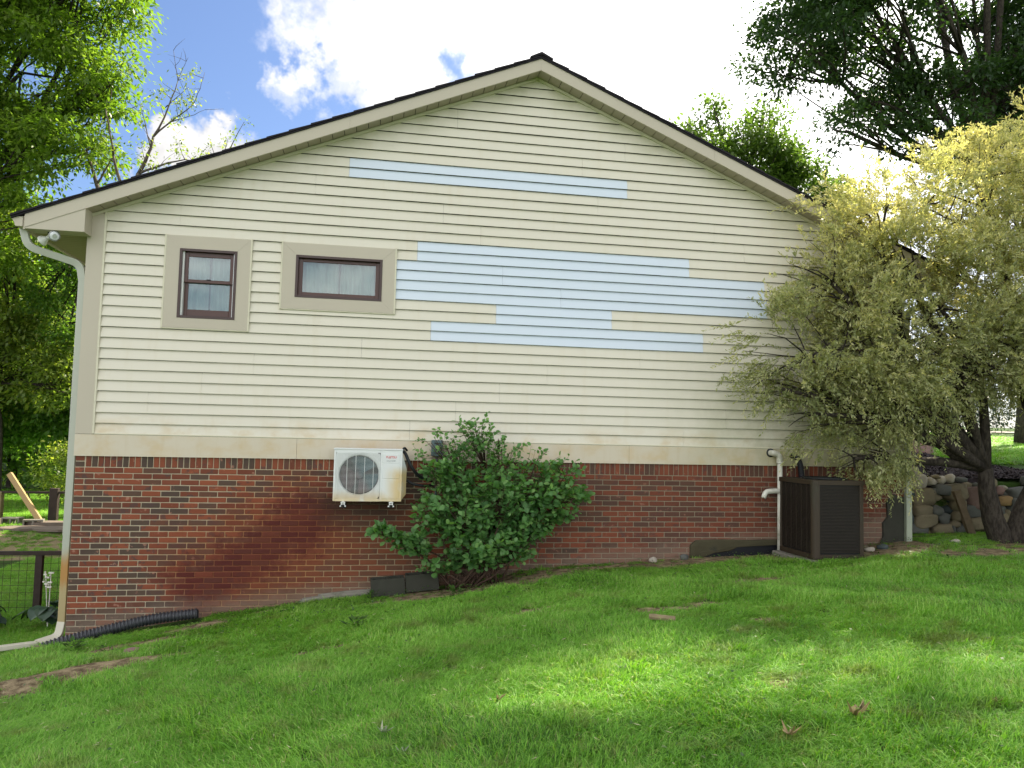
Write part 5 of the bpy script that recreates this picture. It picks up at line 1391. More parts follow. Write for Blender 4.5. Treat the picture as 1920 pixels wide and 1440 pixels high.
pos = O[si] + DD[si] * (SLn[si] * tt)[:, None] + np.array([0, 0, -1.0]) * (SLn[si] * tt ** 2 * .25)[:, None]
side = rand_dirs(len(si)); side = side - DD[si] * (side * DD[si]).sum(1, keepdims=True); side /= np.linalg.norm(side, axis=1, keepdims=True)
LD = DD[si] * .75 + side * .75
L = rng.uniform(.043, .080, len(si)) * (1.1 - .35 * tt)
shc = rng.uniform(0, .42, ns)[si]
hz_ = np.clip((pos[:, 2] - 1.2) / 4.5, -.12, .35)  # golden sunlit top painted into the leaf tint by height
tint = np.clip(shc + rng.uniform(0, .45, len(si)) + .22 * tt + hz_ * .5 - .05, 0, 1)
V, F, A = leaf_quads(pos, LD, rand_dirs(len(si)) * .8 + np.array([0, 0, .8]), L, L * rng.uniform(.28, .38, len(si)), tint)
# stems of the shoots as thin triangles
V = V - np.array(wl.location)
link_mesh('crown', np_mesh('crown', V, F, {'tint': A}), M['leaf_willow'], wl, world=False)
a = O; e = O + DD * SLn[:, None] + np.array([0, 0, -.25]) * SLn[:, None]; sw = np.cross(DD, np.array([0, 1, .2])); sw /= np.linalg.norm(sw, axis=1, keepdims=True) + 1e-9
V = np.stack([a - sw * .0018, a + sw * .0018, e], 1).reshape(-1, 3) - np.array(wl.location)
tag(link_mesh('twigs', np_mesh('twigs', V, np.arange(len(V)).reshape(-1, 3)), M['bark_red'], wl, world=False), kind='stuff')

# ------------------------------------------------------------------ shrub in front of the wall
sb = empty('green_shrub', (1.25, -.42, gz(1.25, -.42)), 'rounded green leafed shrub growing against the brick wall right of the heat pump', 'shrub')
SLB = [((1.20, -.40, .12), (.36, .18, .32), 40), ((.66, -.34, -.02), (.28, .12, .24), 22), ((.95, -.38, -.08), (.30, .16, .18), 30), ((1.62, -.40, -.12), (.30, .16, .16), 16), ((.98, -.42, -.35), (.42, .25, .28), 44), ((1.55, -.48, -.62), (.60, .32, .42), 90), ((1.0, -.52, -.85), (.55, .36, .42), 84), ((2.12, -.48, -.62), (.42, .24, .30), 40),
       ((1.98, -.44, -.18), (.42, .18, .16), 20), ((1.35, -.60, -1.22), (.42, .26, .26), 44), ((.30, -.52, -1.13), (.30, .16, .14), 22), ((1.88, -.55, -1.12), (.22, .16, .20), 15), ((.62, -.55, -.78), (.22, .2, .3), 18), ((2.5, -.42, -.62), (.22, .12, .12), 16), ((2.35, -.45, -.85), (.2, .12, .12), 10), ((.72, -.5, -1.48), (.2, .14, .12), 8), ((1.75, -.5, -.95), (.4, .25, .25), 34), ((1.48, -.38, .05), (.2, .12, .12), 8), ((1.15, -.45, -1.40), (.42, .2, .16), 34), ((1.7, -.45, -1.30), (.3, .2, .2), 26), ((.08, -.55, -1.06), (.16, .12, .12), 14), ((.48, -.52, -1.22), (.2, .14, .12), 14), ((.70, -.50, -.30), (.2, .14, .14), 14), ((2.30, -.45, -.28), (.28, .14, .14), 14), ((2.15, -.5, -.98), (.2, .14, .14), 10), ((.95, -.3, -.8), (.5, .2, .6), 50), ((1.6, -.3, -.8), (.5, .2, .5), 50)]
m_ = MB(); rnd = random.Random(5); rb_ = Vector((1.2, -.32, gz(1.2, -.32)))
leafP, leafD, leafT = [], [], []
for c, r, k in SLB:
    c = Vector(c); p0 = rb_ + Vector((rnd.uniform(-.3, .35), rnd.uniform(-.05, .1), -.05))
    lp = branch_path(p0, c, -.04, .12, 7, rnd); m_.tube(lp, [.016 - .0016 * i for i in range(8)], 5)
    for q in range(k):
        d_ = Vector(rand_dirs(1)[0]); rad = .55 + .5 * rnd.random(); e = c + Vector((d_.x * r[0], d_.y * r[1], d_.z * r[2])) * rad
        if e.y > -.06: e.y = -.06 - rnd.random() * .05
        st_ = lp[rnd.randint(4, 7)].lerp(e, .35)
        tw = branch_path(st_, e, 0, .08, 4, rnd); m_.tube([lp[5], st_], [.004, .003], 3); m_.tube(tw, [.0035, .003, .0025, .002, .0012], 3)
        dirn = (tw[-1] - tw[0]).normalized(); L_ = (tw[-1] - tw[0]).length
        for j in range(11):
            t = j / 10; pp = tw[0].lerp(tw[-1], t) ; sd_ = Vector((rnd.uniform(-1, 1), rnd.uniform(-1, 1), rnd.uniform(-.5, .8)))
            sd_ = (sd_ - dirn * sd_.dot(dirn)).normalized(); leafP.append(pp + sd_ * .006); leafD.append((dirn * .5 + sd_ * .9 + Vector((0, -.15, .0))).normalized()); leafT.append(rnd.random() * .55 + (.45 if rnd.random() < .22 else 0.05))
m_.build('stems', M['bark_red'], sb, smooth=True)
# an oval leaf of 12 triangles folded along its midrib
prof = [(0, 0), (.22, .30), (.50, .42), (.78, .34), (1.0, .04)]
def oval_leaf():
    v = [(0, 0, 0)]; up = []; dn = []; mid = []
    vs = []
    for t, w_ in prof: vs += [(t, -w_ * .9, .10 * w_), (t, 0, -.02 + .0 * t), (t, w_ * .9, .10 * w_)]
    fs = []
    for i in range(len(prof) - 1):
        fs += [(i * 3, i * 3 + 3, i * 3 + 4, i * 3 + 1), (i * 3 + 1, i * 3 + 4, i * 3 + 5, i * 3 + 2)]
    vs = [(x, y, z - .12 * x * x) for x, y, z in vs]
    return np.array(vs), np.array(fs)
LV, LF = oval_leaf()
leafP = np.array([tuple(p) for p in leafP]); leafD = np.array([tuple(p) for p in leafD]); leafT = np.array(leafT)
kp = ~((leafP[:, 0] > .60) & (leafP[:, 0] < .90) & (leafP[:, 2] > -.24) & (leafP[:, 2] < .06) & (rng.uniform(0, 1, len(leafP)) < .88))
leafP = leafP[kp]; leafD = leafD[kp]; leafT = leafT[kp]
nl = len(leafP); sz = rng.uniform(.042, .085, nl); 
sz = sz * np.where(leafP[:, 2] > -.25, .75, 1.08)
up = rand_dirs(nl) * .55 + np.array([0, -.35, .9])
S = np.cross(leafD, up); S /= np.linalg.norm(S, axis=1, keepdims=True); Nn = np.cross(S, leafD)
order = np.argsort(leafP[:, 1] - sz * 4)          # nearest and largest first
loc0 = np.array(sb.location)
leaf_meshes = []
for q in range(5):
    me = np_mesh('leaf', LV, LF, {'tint': np.full(len(LV), .15 + .17 * q)}, smooth=True); me.materials.append(M['leaf_bush']); leaf_meshes.append(me)
for i in order[:300]:
    o = bpy.data.objects.new('leaf', leaf_meshes[min(4, int(leafT[i] * 5))]); COL.objects.link(o); o.parent = sb
    m4 = Matrix((( leafD[i][0], S[i][0], Nn[i][0]), (leafD[i][1], S[i][1], Nn[i][1]), (leafD[i][2], S[i][2], Nn[i][2]))).to_4x4()
    o.matrix_local = Matrix.Translation(Vector(leafP[i] - loc0)) @ m4 @ Matrix.Scale(float(sz[i]), 4)
ri = order[300:]
V = (leafP[ri][:, None, :] + (LV[None, :, 0:1] * leafD[ri][:, None, :] + LV[None, :, 1:2] * S[ri][:, None, :] + LV[None, :, 2:3] * Nn[ri][:, None, :]) * sz[ri][:, None, None]).reshape(-1, 3) - loc0
F = (LF[None] + (np.arange(len(ri)) * len(LV))[:, None, None]).reshape(-1, 4)
tag(link_mesh('foliage', np_mesh('foliage', V, F, {'tint': np.repeat(leafT[ri], len(LV))}, smooth=True), M['leaf_bush'], sb, world=False), kind='stuff')

# ------------------------------------------------------------------ yard on the left: fences, slabs, hostas
def wire(mbb, x0, x1, y, z0, z1, sx=.10, sz=.05, r=.003):
    x = x0
    while x < x1: mbb.tube([(x, y, z0), (x, y, z1)], r, 3, cap=False); x += sx
    z = z0
    while z < z1: mbb.tube([(x0, y, z), (x1, y, z)], r, 3, cap=False); z += sz * 2
f1 = empty('front_fence', (-5.6, 2, gz(-5.6, 2)), 'low dark wooden fence frame with wire mesh at the near side of the yard', 'fence')
m_ = MB(); m_.box(-9.2, -3.62, 1.97, 2.03, -1.71, -1.655, .004); m_.build('top_rail', M['wood_dark'], f1)
m_ = MB(); m_.box(-9.2, -3.62, 1.97, 2.03, -2.57, -2.525, .004); m_.build('bottom_rail', M['wood_dark'], f1)
for x in (-4.53, -6.6, -8.7):
    m_ = MB(); m_.box(x - .045, x + .045, 1.965, 2.04, gz(x, 2) - .3, -1.712, .004); m_.build('post', M['wood_dark'], f1)
m_ = MB(); wire(m_, -9.1, -3.65, 2.045, -2.53, -1.70); m_.build('wire_mesh', M['wood_dark'], f1)
f2 = empty('back_fence', (-8, 10, gz(-8, 10)), 'weathered post and rail wire fence at the back of the yard terrace', 'fence')
m_ = MB(); m_.box(-12, -5.5, 9.97, 10.03, -1.505, -1.455, .004); m_.build('top_rail', M['wood_dark'], f2)
m_ = MB(); m_.box(-7.48, -7.30, 9.93, 10.09, gz(-7.4, 10) - .3, -1.38, .01); m_.build('post', M['wood_dark'], f2)['label'] = 'thick dark post'
m_ = MB(); m_.box(-8.66, -8.49, 9.93, 10.09, gz(-8.6, 10) - .3, -1.47, .01); m_.build('post', M['wood_tan'], f2)['label'] = 'tan weathered post'
m_ = MB(); m_.box(-11, -10.85, 9.95, 10.09, gz(-11, 10) - .3, -1.47, .01); m_.build('post', M['wood_tan'], f2)
m_ = MB(); wire(m_, -12, -5.5, 10.04, -2.2, -1.5, .1, .1, .0018); m_.build('wire_mesh', M['wood_dark'], f2)
m_ = MB(); m_.tube([(-7.80, 9.6, -1.44), (-7.56, 9.6, -2.24)], .014, 6); tag(m_.build('metal_stake', M['black'], None), 'thin dark metal stake leaning between the beam and the thick fence post', 'stake')
pr = [(-.055, -.04), (.055, -.04), (.055, .04), (.045, .04), (.045, -.028), (-.045, -.028), (-.045, .04), (-.055, .04)]
m_ = MB(); m_.sweep([(-8.26, 9.72, -1.04), (-7.42, 9.35, -2.06)], pr, up=(0, 1, 0)); tag(m_.build('leaning_channel', M['mustard'], None), 'mustard brown gutter channel leaning diagonally on the back fence', 'beam')
for i, (x, y, rz, lb, up_) in enumerate([(-8.45, 9.35, .1, 'grey brown hollow block lying in front of the tan fence post', True), (-8.1, 9.65, -.15, 'grey concrete block tucked behind the hollow one by the back fence', True), (-7.5, 9.25, .2, 'mossy concrete block at the foot of the leaning channel', True)]):
    m_ = MB(); t_ = .035
    for a in ((-.2, .2, -.1, .1, 0, t_), (-.2, .2, -.1, .1, .19 - t_, .19)): m_.box(*a, .003)
    for xx in (-.2, -t_ / 2, .2 - t_): m_.box(xx, xx + t_, -.099, .099, t_, .19 - t_)
    o = m_.build('concrete_block', M['flag' if i == 0 else 'concrete'], None); o.location = (x, y, gz(x, y) - .01); o.rotation_euler = (0, 0, rz); tag(o, lb, 'concrete block')
FLG = ['long grey flagstone at the left edge of the frame below the blocks', 'tan flagstone with a mossy edge in the middle of the yard path', 'wide flagstone nearest the downspout in the yard path', 'raised brown flagstone stacked behind the yard path', 'small broken flagstone under the shrub by the fence']
for i, (x, y, a, b_, h) in enumerate([(-8.6, 8.75, .75, .35, .05), (-7.55, 8.8, .62, .34, .05), (-6.75, 8.7, .70, .36, .05), (-7.2, 9.35, .55, .25, .11), (-6.5, 9.5, .5, .3, .08)]):
    rr_ = random.Random(i); n = 9; poly = [(a * .9 * math.cos(6.283 * q / n) * rr_.uniform(.8, 1.1), b_ * math.sin(6.283 * q / n) * rr_.uniform(.8, 1.1)) for q in range(n)]
    z = gz(x, y); m_ = MB(); m_.add([(px, py, 0) for px, py in poly] + [(px, py, h) for px, py in poly], [tuple(range(n - 1, -1, -1)), tuple(range(n, 2 * n))] + [(q, (q + 1) % n, (q + 1) % n + n, q + n) for q in range(n)])
    o = m_.build('flagstone', M['flag'], None); o.location = (x, y, z + .01); tag(o, FLG[i], 'paving stone')
def hosta(name, x, y, s, label, seed):
    z = gz(x, y); root = empty(name, (x, y, z), label, 'plant'); r = random.Random(seed)
    for i in range(26):
        a = r.uniform(0, 6.283); ln = s * r.uniform(.55, 1.0); h = s * r.uniform(.45, 1.0) * (1.2 - ln / s * .4)
        b0 = Vector((math.cos(a) * .3 * ln, math.sin(a) * .3 * ln, h * .85)); tip = Vector((math.cos(a) * ln, math.sin(a) * ln, h * .35))
        n = 6; vs = []; fs = []; sdv = Vector((-math.sin(a), math.cos(a), 0)); w_ = ln * .30
        for j in range(n + 1):
            t = j / n; p = b0.lerp(tip, t) + Vector((0, 0, .25 * h * math.sin(math.pi * t * .8))); ww = w_ * (math.sin(math.pi * min(1, t * .92 + .08)) ** .7)
            vs += [tuple(p - sdv * ww + Vector((0, 0, .02))), tuple(p), tuple(p + sdv * ww + Vector((0, 0, .02)))]
        for j in range(n): fs += [(j * 3, j * 3 + 1, j * 3 + 4, j * 3 + 3), (j * 3 + 1, j * 3 + 2, j * 3 + 5, j * 3 + 4)]
        m_ = MB(); m_.add(vs, fs); me = bpy.data.meshes.new('leaf'); me.from_pydata(m_.v, [], m_.f); me.materials.append(M['leaf_hosta'])
        at = me.attributes.new('tint', 'FLOAT', 'POINT'); at.data.foreach_set('value', [r.random()] * len(m_.v)); me.polygons.foreach_set('use_smooth', [True] * len(me.polygons))
        o = bpy.data.objects.new('leaf', me); COL.objects.link(o); o.parent = root
    m_ = MB()
    for i in range(2):
        a = r.uniform(0, 6.28); e = (math.cos(a) * .06, math.sin(a) * .06, s * 1.7); m_.tube([(0, 0, 0), e], .005, 4)
        for q in range(7): m_.box(e[0] + r.uniform(-.03, .03) - .012, e[0] + r.uniform(-.03, .03) + .012, e[1] - .012, e[1] + .012, e[2] - q * .03, e[2] - q * .03 + .018)
    o = link_mesh('flower_stalk', (lambda me: (me.from_pydata(m_.v, [], m_.f), me)[1])(bpy.data.meshes.new('flower_stalk')), M['tinywhite'], root, world=False)
hosta('hosta_plant', -4.06, 1.15, .42, 'dark hosta plant beside the foot of the downspout', 1)
hosta('hosta_plant', -4.92, 1.25, .40, 'blue green hosta plant cut by the left edge of the frame', 2)

# ------------------------------------------------------------------ debris on the lawn
def curl_leaf(name, x, y, s, rz, mat, label, cat='leaf', lobed=True, seed=0, tilt=.3, lift=.03):
    r = random.Random(seed); n = 18; pts_ = []
    for i in range(n):
        a = 6.283 * i / n; k = s * (.5 + (.28 * math.cos(5 * a) if lobed else 0) + r.uniform(-.05, .05)) * (1.0 if lobed else (1.0 + .8 * abs(math.cos(a))) * .6)
        px, py = k * math.cos(a), k * math.sin(a) * (.8 if lobed else .5)
        pts_.append((px, py, 1.6 * (px * px + .3 * py * py) / s + r.uniform(-.006, .006)))
    m_ = MB(); m_.add(pts_ + [(0, 0, 0)] + [(a, b_, c - .0015) for a, b_, c in pts_] + [(0, 0, -.0015)], [(i, (i + 1) % n, n) for i in range(n)] + [((i + 1) % n + n + 1, i + n + 1, 2 * n + 1) for i in range(n)] + [(i, i + n + 1, (i + 1) % n + n + 1, (i + 1) % n) for i in range(n)])
    o = m_.build(name, M[mat], None); o.location = (x, y, gz(x, y) + lift); o.rotation_euler = (tilt, r.uniform(-.2, .2), rz); tag(o, label, cat); return o
m_ = MB(); T = Matrix.Translation((2.45, -3.41, gz(2.45, -3.41) + .055)) @ Matrix.Rotation(.15, 4, 'X') @ Matrix.Rotation(-.35, 4, 'Z')
rr_ = random.Random(2); vs = []
for i in range(6):
    for j in range(5): vs.append(tuple(T @ Vector((-.11 + i * .044, -.035 + j * .0175, .02 * math.sin(j / 4 * math.pi) + rr_.uniform(-.006, .006)))))
for i in range(6):
    for j in range(5): vs.append(tuple(T @ Vector((-.11 + i * .044, -.035 + j * .0175, -.016 + rr_.uniform(-.004, .004)))))
fs = [(i * 5 + j, i * 5 + j + 5, i * 5 + j + 6, i * 5 + j + 1) for i in range(5) for j in range(4)] + [(30 + i * 5 + j, 30 + i * 5 + j + 1, 30 + i * 5 + j + 6, 30 + i * 5 + j + 5) for i in range(5) for j in range(4)]
fs += [(i * 5, 30 + i * 5, 35 + i * 5, 5 + i * 5) for i in range(5)] + [(i * 5 + 4, i * 5 + 9, 39 + i * 5, 34 + i * 5) for i in range(5)] + [(j, j + 1, 31 + j, 30 + j) for j in range(4)] + [(25 + j, 55 + j, 56 + j, 26 + j) for j in range(4)]
m_.add(vs, fs); tag(m_.build('bark_piece', M['wood_tan'], None), 'rough chunk of bark lying on the lawn right of the shrub', 'bark')
curl_leaf('dry_leaf', 2.58, -5.91, .10, .3, 'dryleaf', 'largest of the curled brown dry leaves on the lower right lawn', seed=1)
curl_leaf('dry_leaf', 2.64, -5.86, .07, 1.3, 'wood_tan', 'tan scrap of dry leaf touching the largest curled leaf', seed=2, tilt=.6)
curl_leaf('dry_leaf', 2.12, -6.04, .075, 2.0, 'dryleaf', 'brown dry leaf with pointed lobes left of the largest curled leaf', seed=3)
curl_leaf('dry_leaf', 3.37, -5.99, .065, .7, 'dryleaf', 'brown dry leaf nearest the right edge of the lawn', seed=4, tilt=.5)
curl_leaf('dry_leaf', .83, -4.75, .055, 1.1, 'dryleaf', 'small orange brown leaf standing in the middle of the lawn', seed=5, tilt=.9)
curl_leaf('yellow_leaf', .46, -5.48, .055, 1.5, 'yellowleaf', 'small upright yellow leaf near the bottom of the lawn', lobed=False, seed=6, tilt=1.0)
curl_leaf('pale_leaf', .19, -5.43, .06, .2, 'paleleaf', 'pale curled leaf left of the yellow leaf', seed=7)
curl_leaf('dry_leaf', .10, -5.07, .075, 2.2, 'paleleaf', 'grey tan lobed leaf above the pale curled leaf', seed=8, tilt=.6)
curl_leaf('pale_leaf', 1.71, -4.6, .06, 2.9, 'paleleaf', 'pale green leaf lying on the lawn below the bark piece', seed=9, tilt=.7)
curl_leaf('pale_leaf', 2.16, -4.99, .055, 1.6, 'paleleaf', 'upright pale leaf right of the other pale green leaf', lobed=False, seed=10, tilt=1.1)
def weed(name, x, y, s, n, label, seed, mat='weed'):
    r = random.Random(seed); z = gz(x, y); c, d_, nn, L, W, T = [], [], [], [], [], []
    for i in range(n):
        a = r.uniform(0, 6.283); k = r.uniform(.1, 1) * s; c.append((x + math.cos(a) * k * .5, y + math.sin(a) * k * .5, z + r.uniform(.02, .10))); d_.append((math.cos(a), math.sin(a), r.uniform(-.1, .8))); nn.append((r.uniform(-.3, .3), r.uniform(-.3, .3), 1)); L.append(s * r.uniform(.35, .7)); T.append(r.random())
    L = np.array(L); V, F, A = leaf_quads(np.array(c), np.array(d_), np.array(nn), L, L * .38, np.array(T))
    o = link_mesh(name, np_mesh(name, V, F, {'tint': A}), M[mat]); return tag(o, label, 'weed')
weed('thistle_weed', -.13, -2.02, .16, 34, 'spiky dark weed standing in the lawn below the heat pump', 1)
weed('small_weed', -2.55, -1.42, .12, 14, 'pale broad leaved weed on the bare soil under the drain pipe', 2)
weed('small_weed', .02, -.38, .10, 30, 'small green weed at the left end of the concrete block', 3)
weed('small_weed', -3.0, -1.0, .14, 40, 'clump of clover beside the lower end of the drain pipe', 4)
weed('small_weed', .95, -.85, .14, 50, 'leafy weed patch in the dirt below the shrub', 5)
# clover leaves sprinkled where the lawn meets the wall (nobody could count them)
n = 2600; cx_ = rng.uniform(-1.8, 9.5, n); cy_ = -rng.uniform(.1, 1, n) ** 1.2 * 1.6
cz_ = G(cx_, cy_) + rng.uniform(.025, .075, n); L = rng.uniform(.018, .038, n)
V, F, A = leaf_quads(np.stack([cx_, cy_, cz_], 1), rand_dirs(n) * np.array([1, 1, .4]), rand_dirs(n) * .35 + np.array([0, 0, 1]), L, L * .7, rng.uniform(0, 1, n))
tag(link_mesh('ground_cover', np_mesh('ground_cover', V, F, {'tint': A}), M['weed']), 'small round weed leaves scattered along the foot of the wall', 'ground cover', kind='stuff')

# ------------------------------------------------------------------ grass
def tuft(name, nb, rad, h, seed, lean=.55, wd=.0050):
    r = np.random.default_rng(seed)
    a = r.uniform(0, 6.283, nb); q = np.sqrt(r.uniform(0, 1, nb)) * rad
    bx = np.cos(a) * q; by = np.sin(a) * q
    H = h * r.uniform(.45, 1.15, nb); az = r.uniform(0, 6.283, nb); ln = np.abs(r.normal(0, lean, nb)) + .12
    az = np.where(r.uniform(0, 1, nb) < .5, r.normal(.6, .6, nb), az)
    dx = np.cos(az); dy = np.sin(az); sx = -dy; sy = dx; tw = r.uniform(-.8, .8, nb)
    V = []; W = wd * r.uniform(.7, 1.3, nb)
    segs = [(0, 0, 1.0), (.5, .28, .85), (.85, .72, .5)]
    for t, b_, w_ in segs:
        cx = bx + dx * H * ln * b_ * 1.3; cy = by + dy * H * ln * b_ * 1.3; cz = H * (t - .18 * b_ * ln * 2)
        for s in (-1, 1): V.append(np.stack([cx + s * sx * W * w_ * .5, cy + s * sy * W * w_ * .5, cz + s * tw * W * .2], 1))
    cx = bx + dx * H * ln * 1.5; cy = by + dy * H * ln * 1.5; V.append(np.stack([cx, cy, H * (1.0 - .25 * ln * 2)], 1))
    V = np.stack(V, 1).reshape(-1, 3); o = (np.arange(nb) * 7)[:, None]
    T = np.array([[0, 1, 3], [0, 3, 2], [2, 3, 5], [2, 5, 4], [4, 5, 6]])
    F = (o[:, :, None] + T[None]).reshape(-1, 3)
    me = np_mesh(name, V, F, {'tint': np.repeat(r.uniform(0, 1, nb), 7)}); me.materials.append(M['grass'])
    return bpy.data.objects.new(name, me)      # lives only inside the node tree below
TUFTS = [tuft('tuft_a', 72, .085, .085, 1), tuft('tuft_b', 72, .085, .075, 2), tuft('tuft_c', 64, .085, .10, 3, .5), tuft('tuft_d', 64, .09, .06, 4), tuft('tuft_e', 58, .07, .12, 5, .6, .0058)]
def gn_grass(name, pts_, rot, scl, idx, label):
    me = bpy.data.meshes.new(name); me.vertices.add(len(pts_)); me.vertices.foreach_set('co', np.ascontiguousarray(pts_, dtype=np.float32).ravel())
    a = me.attributes.new('rot', 'FLOAT_VECTOR', 'POINT'); a.data.foreach_set('vector', np.ascontiguousarray(rot, dtype=np.float32).ravel())
    a = me.attributes.new('scl', 'FLOAT_VECTOR', 'POINT'); a.data.foreach_set('vector', np.ascontiguousarray(scl, dtype=np.float32).ravel())
    a = me.attributes.new('idx', 'INT', 'POINT'); a.data.foreach_set('value', np.ascontiguousarray(idx, dtype=np.int32))
    o = bpy.data.objects.new(name, me); COL.objects.link(o); me.materials.append(M['grass'])
    ng = bpy.data.node_groups.new(name + '_nodes', 'GeometryNodeTree')
    ng.interface.new_socket(name='Geometry', in_out='INPUT', socket_type='NodeSocketGeometry'); ng.interface.new_socket(name='Geometry', in_out='OUTPUT', socket_type='NodeSocketGeometry')
    gi = ng.nodes.new('NodeGroupInput'); go = ng.nodes.new('NodeGroupOutput'); jn_ = ng.nodes.new('GeometryNodeJoinGeometry')
    def attr(nm, dt):
        q = ng.nodes.new('GeometryNodeInputNamedAttribute'); q.data_type = dt; q.inputs[0].default_value = nm
        return [s for s in q.outputs if s.enabled and s.name == 'Attribute'][0]
    ra, sa, ia = attr('rot', 'FLOAT_VECTOR'), attr('scl', 'FLOAT_VECTOR'), attr('idx', 'INT')
    for k, tobj in enumerate(TUFTS):
        oi = ng.nodes.new('GeometryNodeObjectInfo'); oi.inputs['Object'].default_value = tobj; oi.inputs['As Instance'].default_value = False
        cp_ = ng.nodes.new('FunctionNodeCompare'); cp_.data_type = 'INT'; cp_.operation = 'EQUAL'
        ins = [s for s in cp_.inputs if s.enabled and s.type == 'INT']; ng.links.new(ia, ins[0]); ins[1].default_value = k
        ip = ng.nodes.new('GeometryNodeInstanceOnPoints')
        ng.links.new(gi.outputs[0], ip.inputs['Points']); ng.links.new(cp_.outputs[0], ip.inputs['Selection']); ng.links.new(oi.outputs['Geometry'], ip.inputs['Instance'])
        ng.links.new(ra, ip.inputs['Rotation']); ng.links.new(sa, ip.inputs['Scale']); ng.links.new(ip.outputs[0], jn_.inputs[0])
    ng.links.new(jn_.outputs[0], go.inputs[0])
    md = o.modifiers.new('grass', 'NODES'); md.node_group = ng
    tag(o, label, 'grass', kind='stuff'); return o
def scatter(n, x0, x1, y0, y1, s0=1.0, s1=1.0):
    x = rng.uniform(x0, x1, n); y = rng.uniform(y0, y1, n); return x, y
pts_x, pts_y, sc_ = [], [], []
# dense near the camera, thinner beyond; only where the view falls
n = 66000
x = rng.uniform(-6.5, 12, n); y = -9.0 + 9.2 * rng.uniform(0, 1, n) ** 1.0
vis = (x < (y + 9.74) * .85 + .9) & (x > -(y + 9.74) * .50 - .9) & (y < -.02) & (y > -8.2)
x = x[vis]; y = y[vis]
bm_ = bare_mask(x, y) + .25 * (hills(x, y, 9, 3) * .5)
keep = rng.uniform(0, 1, len(x)) > np.clip((bm_ - .16) * 2.4, 0, .97)
keep &= ~((x < -1.85) & (x > -4.2) & (y > -.46 + (x + 3.4) * .06) )
x = x[keep]; y = y[keep]
inpad = (x > CX0 - .1) & (x < CX1 + .06) & (y > CY0 - .12)
inblk = (x > -.02) & (x < .85) & (y > -.36)
x = x[~inpad & ~inblk]; y = y[~inpad & ~inblk]
b_ = np.clip(bare_mask(x, y), 0, 1)
big = .5 + .5 * hills(x, y, 2.3, 5); big2 = .5 + .5 * hills(x + 3, y, 6.1, 7)
s = (.42 + .42 * big + .25 * big2) * (1 - .45 * b_) * rng.uniform(.8, 1.2, len(x)) * np.where(y > -.9, .72, 1.0)
idx = rng.integers(0, 4, len(x)); idx = np.where((big > .62) & (rng.uniform(0, 1, len(x)) < .4), 4, idx)
rot = np.stack([rng.normal(0, .10, len(x)), rng.normal(0, .10, len(x)), rng.uniform(-.9, .9, len(x)) + 2.4 * hills(x, y, .8, 9)], 1)
scl = np.stack([.85 + .2 * s, .85 + .2 * s, s], 1)
gn_grass('grass', np.stack([x, y, G(x, y) - .008], 1), rot, scl, idx, 'uneven green lawn grass covering the slope below the house')
# yard and far lawns, larger tufts
xs_, ys_, ss = [], [], []
for (n, x0, x1, y0, y1, k) in ((9000, -6.5, -3.5, -.2, 6.9, 1.0), (5000, -9.5, -5, 6.8, 8.8, .6), (16000, -20, -5.5, 9.3, 19, 1.7), (9000, 11.0, 24, 3.0, 21.5, 2.0), (3500, 7.5, 12, -.6, .35, .8)):
    x = rng.uniform(x0, x1, n); y = rng.uniform(y0, y1, n)
    keep = rng.uniform(0, 1, n) > .8 * (straw_mask(x, y) > .5)
    if k == 2.0:
        keep &= ~np.array([inside(a, c_, bed) for a, c_ in zip(x, y)])
        keep &= (x > 7.4 + (y + 9.7) * .28)
    xs_.append(x[keep]); ys_.append(y[keep]); ss.append(np.full(keep.sum(), k))
x = np.concatenate(xs_); y = np.concatenate(ys_); k = np.concatenate(ss)
n = len(x); rot = np.stack([rng.normal(0, .1, n), rng.normal(0, .1, n), rng.uniform(0, 6.28, n)], 1); s = rng.uniform(.5, .8, n)
gn_grass('far_grass', np.stack([x, y, G(x, y) - .005], 1), rot, np.stack([k * 1.1, k * 1.1, s * np.sqrt(k)], 1), rng.integers(0, 4, n), 'short grass of the yard behind the left fence and the far lawn')
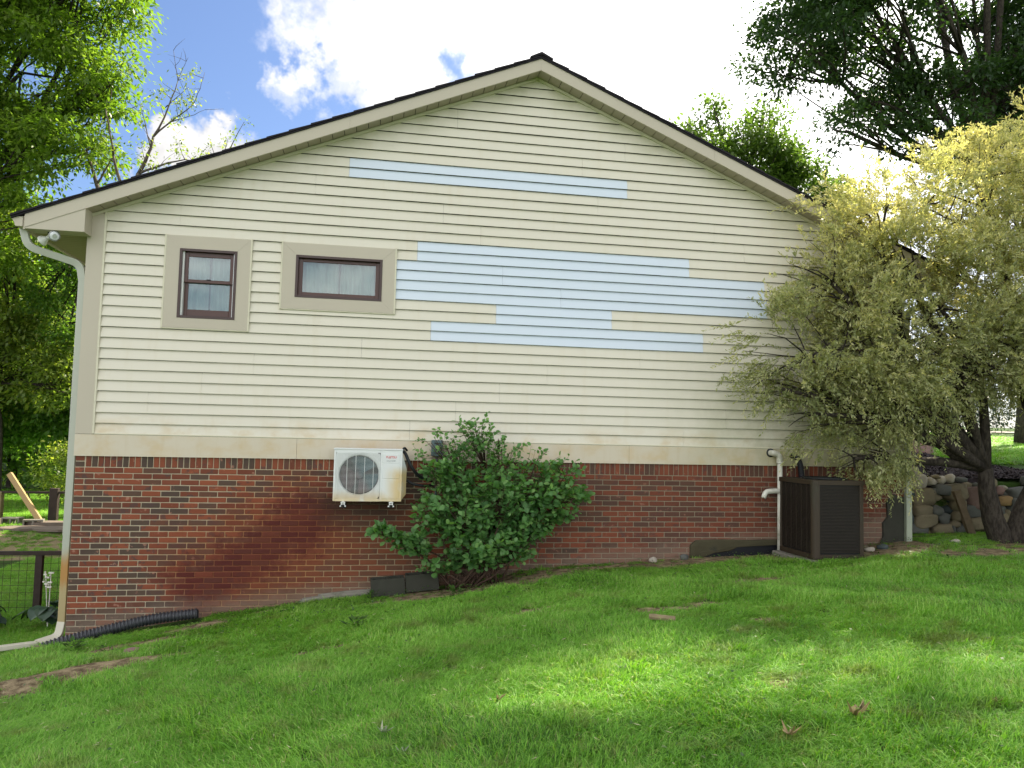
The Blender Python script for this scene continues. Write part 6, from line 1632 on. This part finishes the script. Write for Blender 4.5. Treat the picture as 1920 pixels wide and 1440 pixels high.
# straw litter along the worn bank
n = 5000; x = rng.uniform(-9, -3.5, n); y = rng.uniform(6.6, 8.7, n); z = G(x, y) + .01; a = rng.uniform(0, 6.28, n)
D = np.stack([np.cos(a), np.sin(a), rng.uniform(-.1, .2, n)], 1); L = rng.uniform(.04, .10, n)
V, F, A = leaf_quads(np.stack([x, y, z], 1), D, np.tile([0, 0, 1.], (n, 1)), L, L * .1, rng.uniform(0, 1, n))
tag(link_mesh('straw', np_mesh('straw', V, F), plain('dry_straw', (0.36, 0.29, 0.16), .8)), 'dry straw scattered on the bank in the yard', 'straw', kind='stuff')
# dead grass and twigs over the bare soil
n = 5200; x = rng.uniform(-4, 9.5, n); y = -rng.uniform(.05, 3.4, n); keep = bare_mask(x, y) > .33; x = x[keep]; y = y[keep]; n = len(x); z = G(x, y) + .012; a = rng.uniform(0, 6.28, n)
D = np.stack([np.cos(a), np.sin(a), rng.uniform(-.1, .3, n)], 1); L = rng.uniform(.02, .07, n)
V, F, A = leaf_quads(np.stack([x, y, z], 1), D, np.tile([0, 0, 1.], (n, 1)), L, L * .12, rng.uniform(0, 1, n))
tag(link_mesh('leaf_litter', np_mesh('leaf_litter', V, F), plain('dead_grass', (0.24, 0.18, 0.10), .85, .5, 30)), 'dead grass and bits of bark on the worn soil', 'litter', kind='stuff')

n = 2600; x = rng.uniform(-4, 9, n); y = -rng.uniform(.4, 7.4, n); z = G(x, y) + rng.uniform(.03, .07, n); a = rng.uniform(0, 6.28, n)
D = np.stack([np.cos(a), np.sin(a), rng.uniform(-.2, .3, n)], 1); L = rng.uniform(.02, .06, n)
V, F, A = leaf_quads(np.stack([x, y, z], 1), D, rand_dirs(n) * .4 + np.array([0, 0, 1.]), L, L * .10, rng.uniform(0, 1, n))
tag(link_mesh('grass_clippings', np_mesh('grass_clippings', V, F), plain('pale_clipping', (0.42, 0.38, 0.22), .85, .5, 30)), 'pale dry clippings strewn through the lawn', 'clippings', kind='stuff')
n = 1900; x = rng.uniform(-4, 9, n); y = -rng.uniform(.4, 7.4, n); q = rng.uniform(0, 1, n) < .5 + .5 * hills(x, y, 1.9, 4); x = x[q]; y = y[q]; n = len(x); z = G(x, y) + rng.uniform(.035, .07, n); L = rng.uniform(.014, .034, n)
V, F, A = leaf_quads(np.stack([x, y, z], 1), rand_dirs(n) * np.array([1, 1, .4]), rand_dirs(n) * .4 + np.array([0, 0, 1]), L, L * .75, rng.uniform(0, 1, n))
tag(link_mesh('clover', np_mesh('clover', V, F, {'tint': A}), M['weed']), 'clover leaves mixed into the lawn', 'clover', kind='stuff')
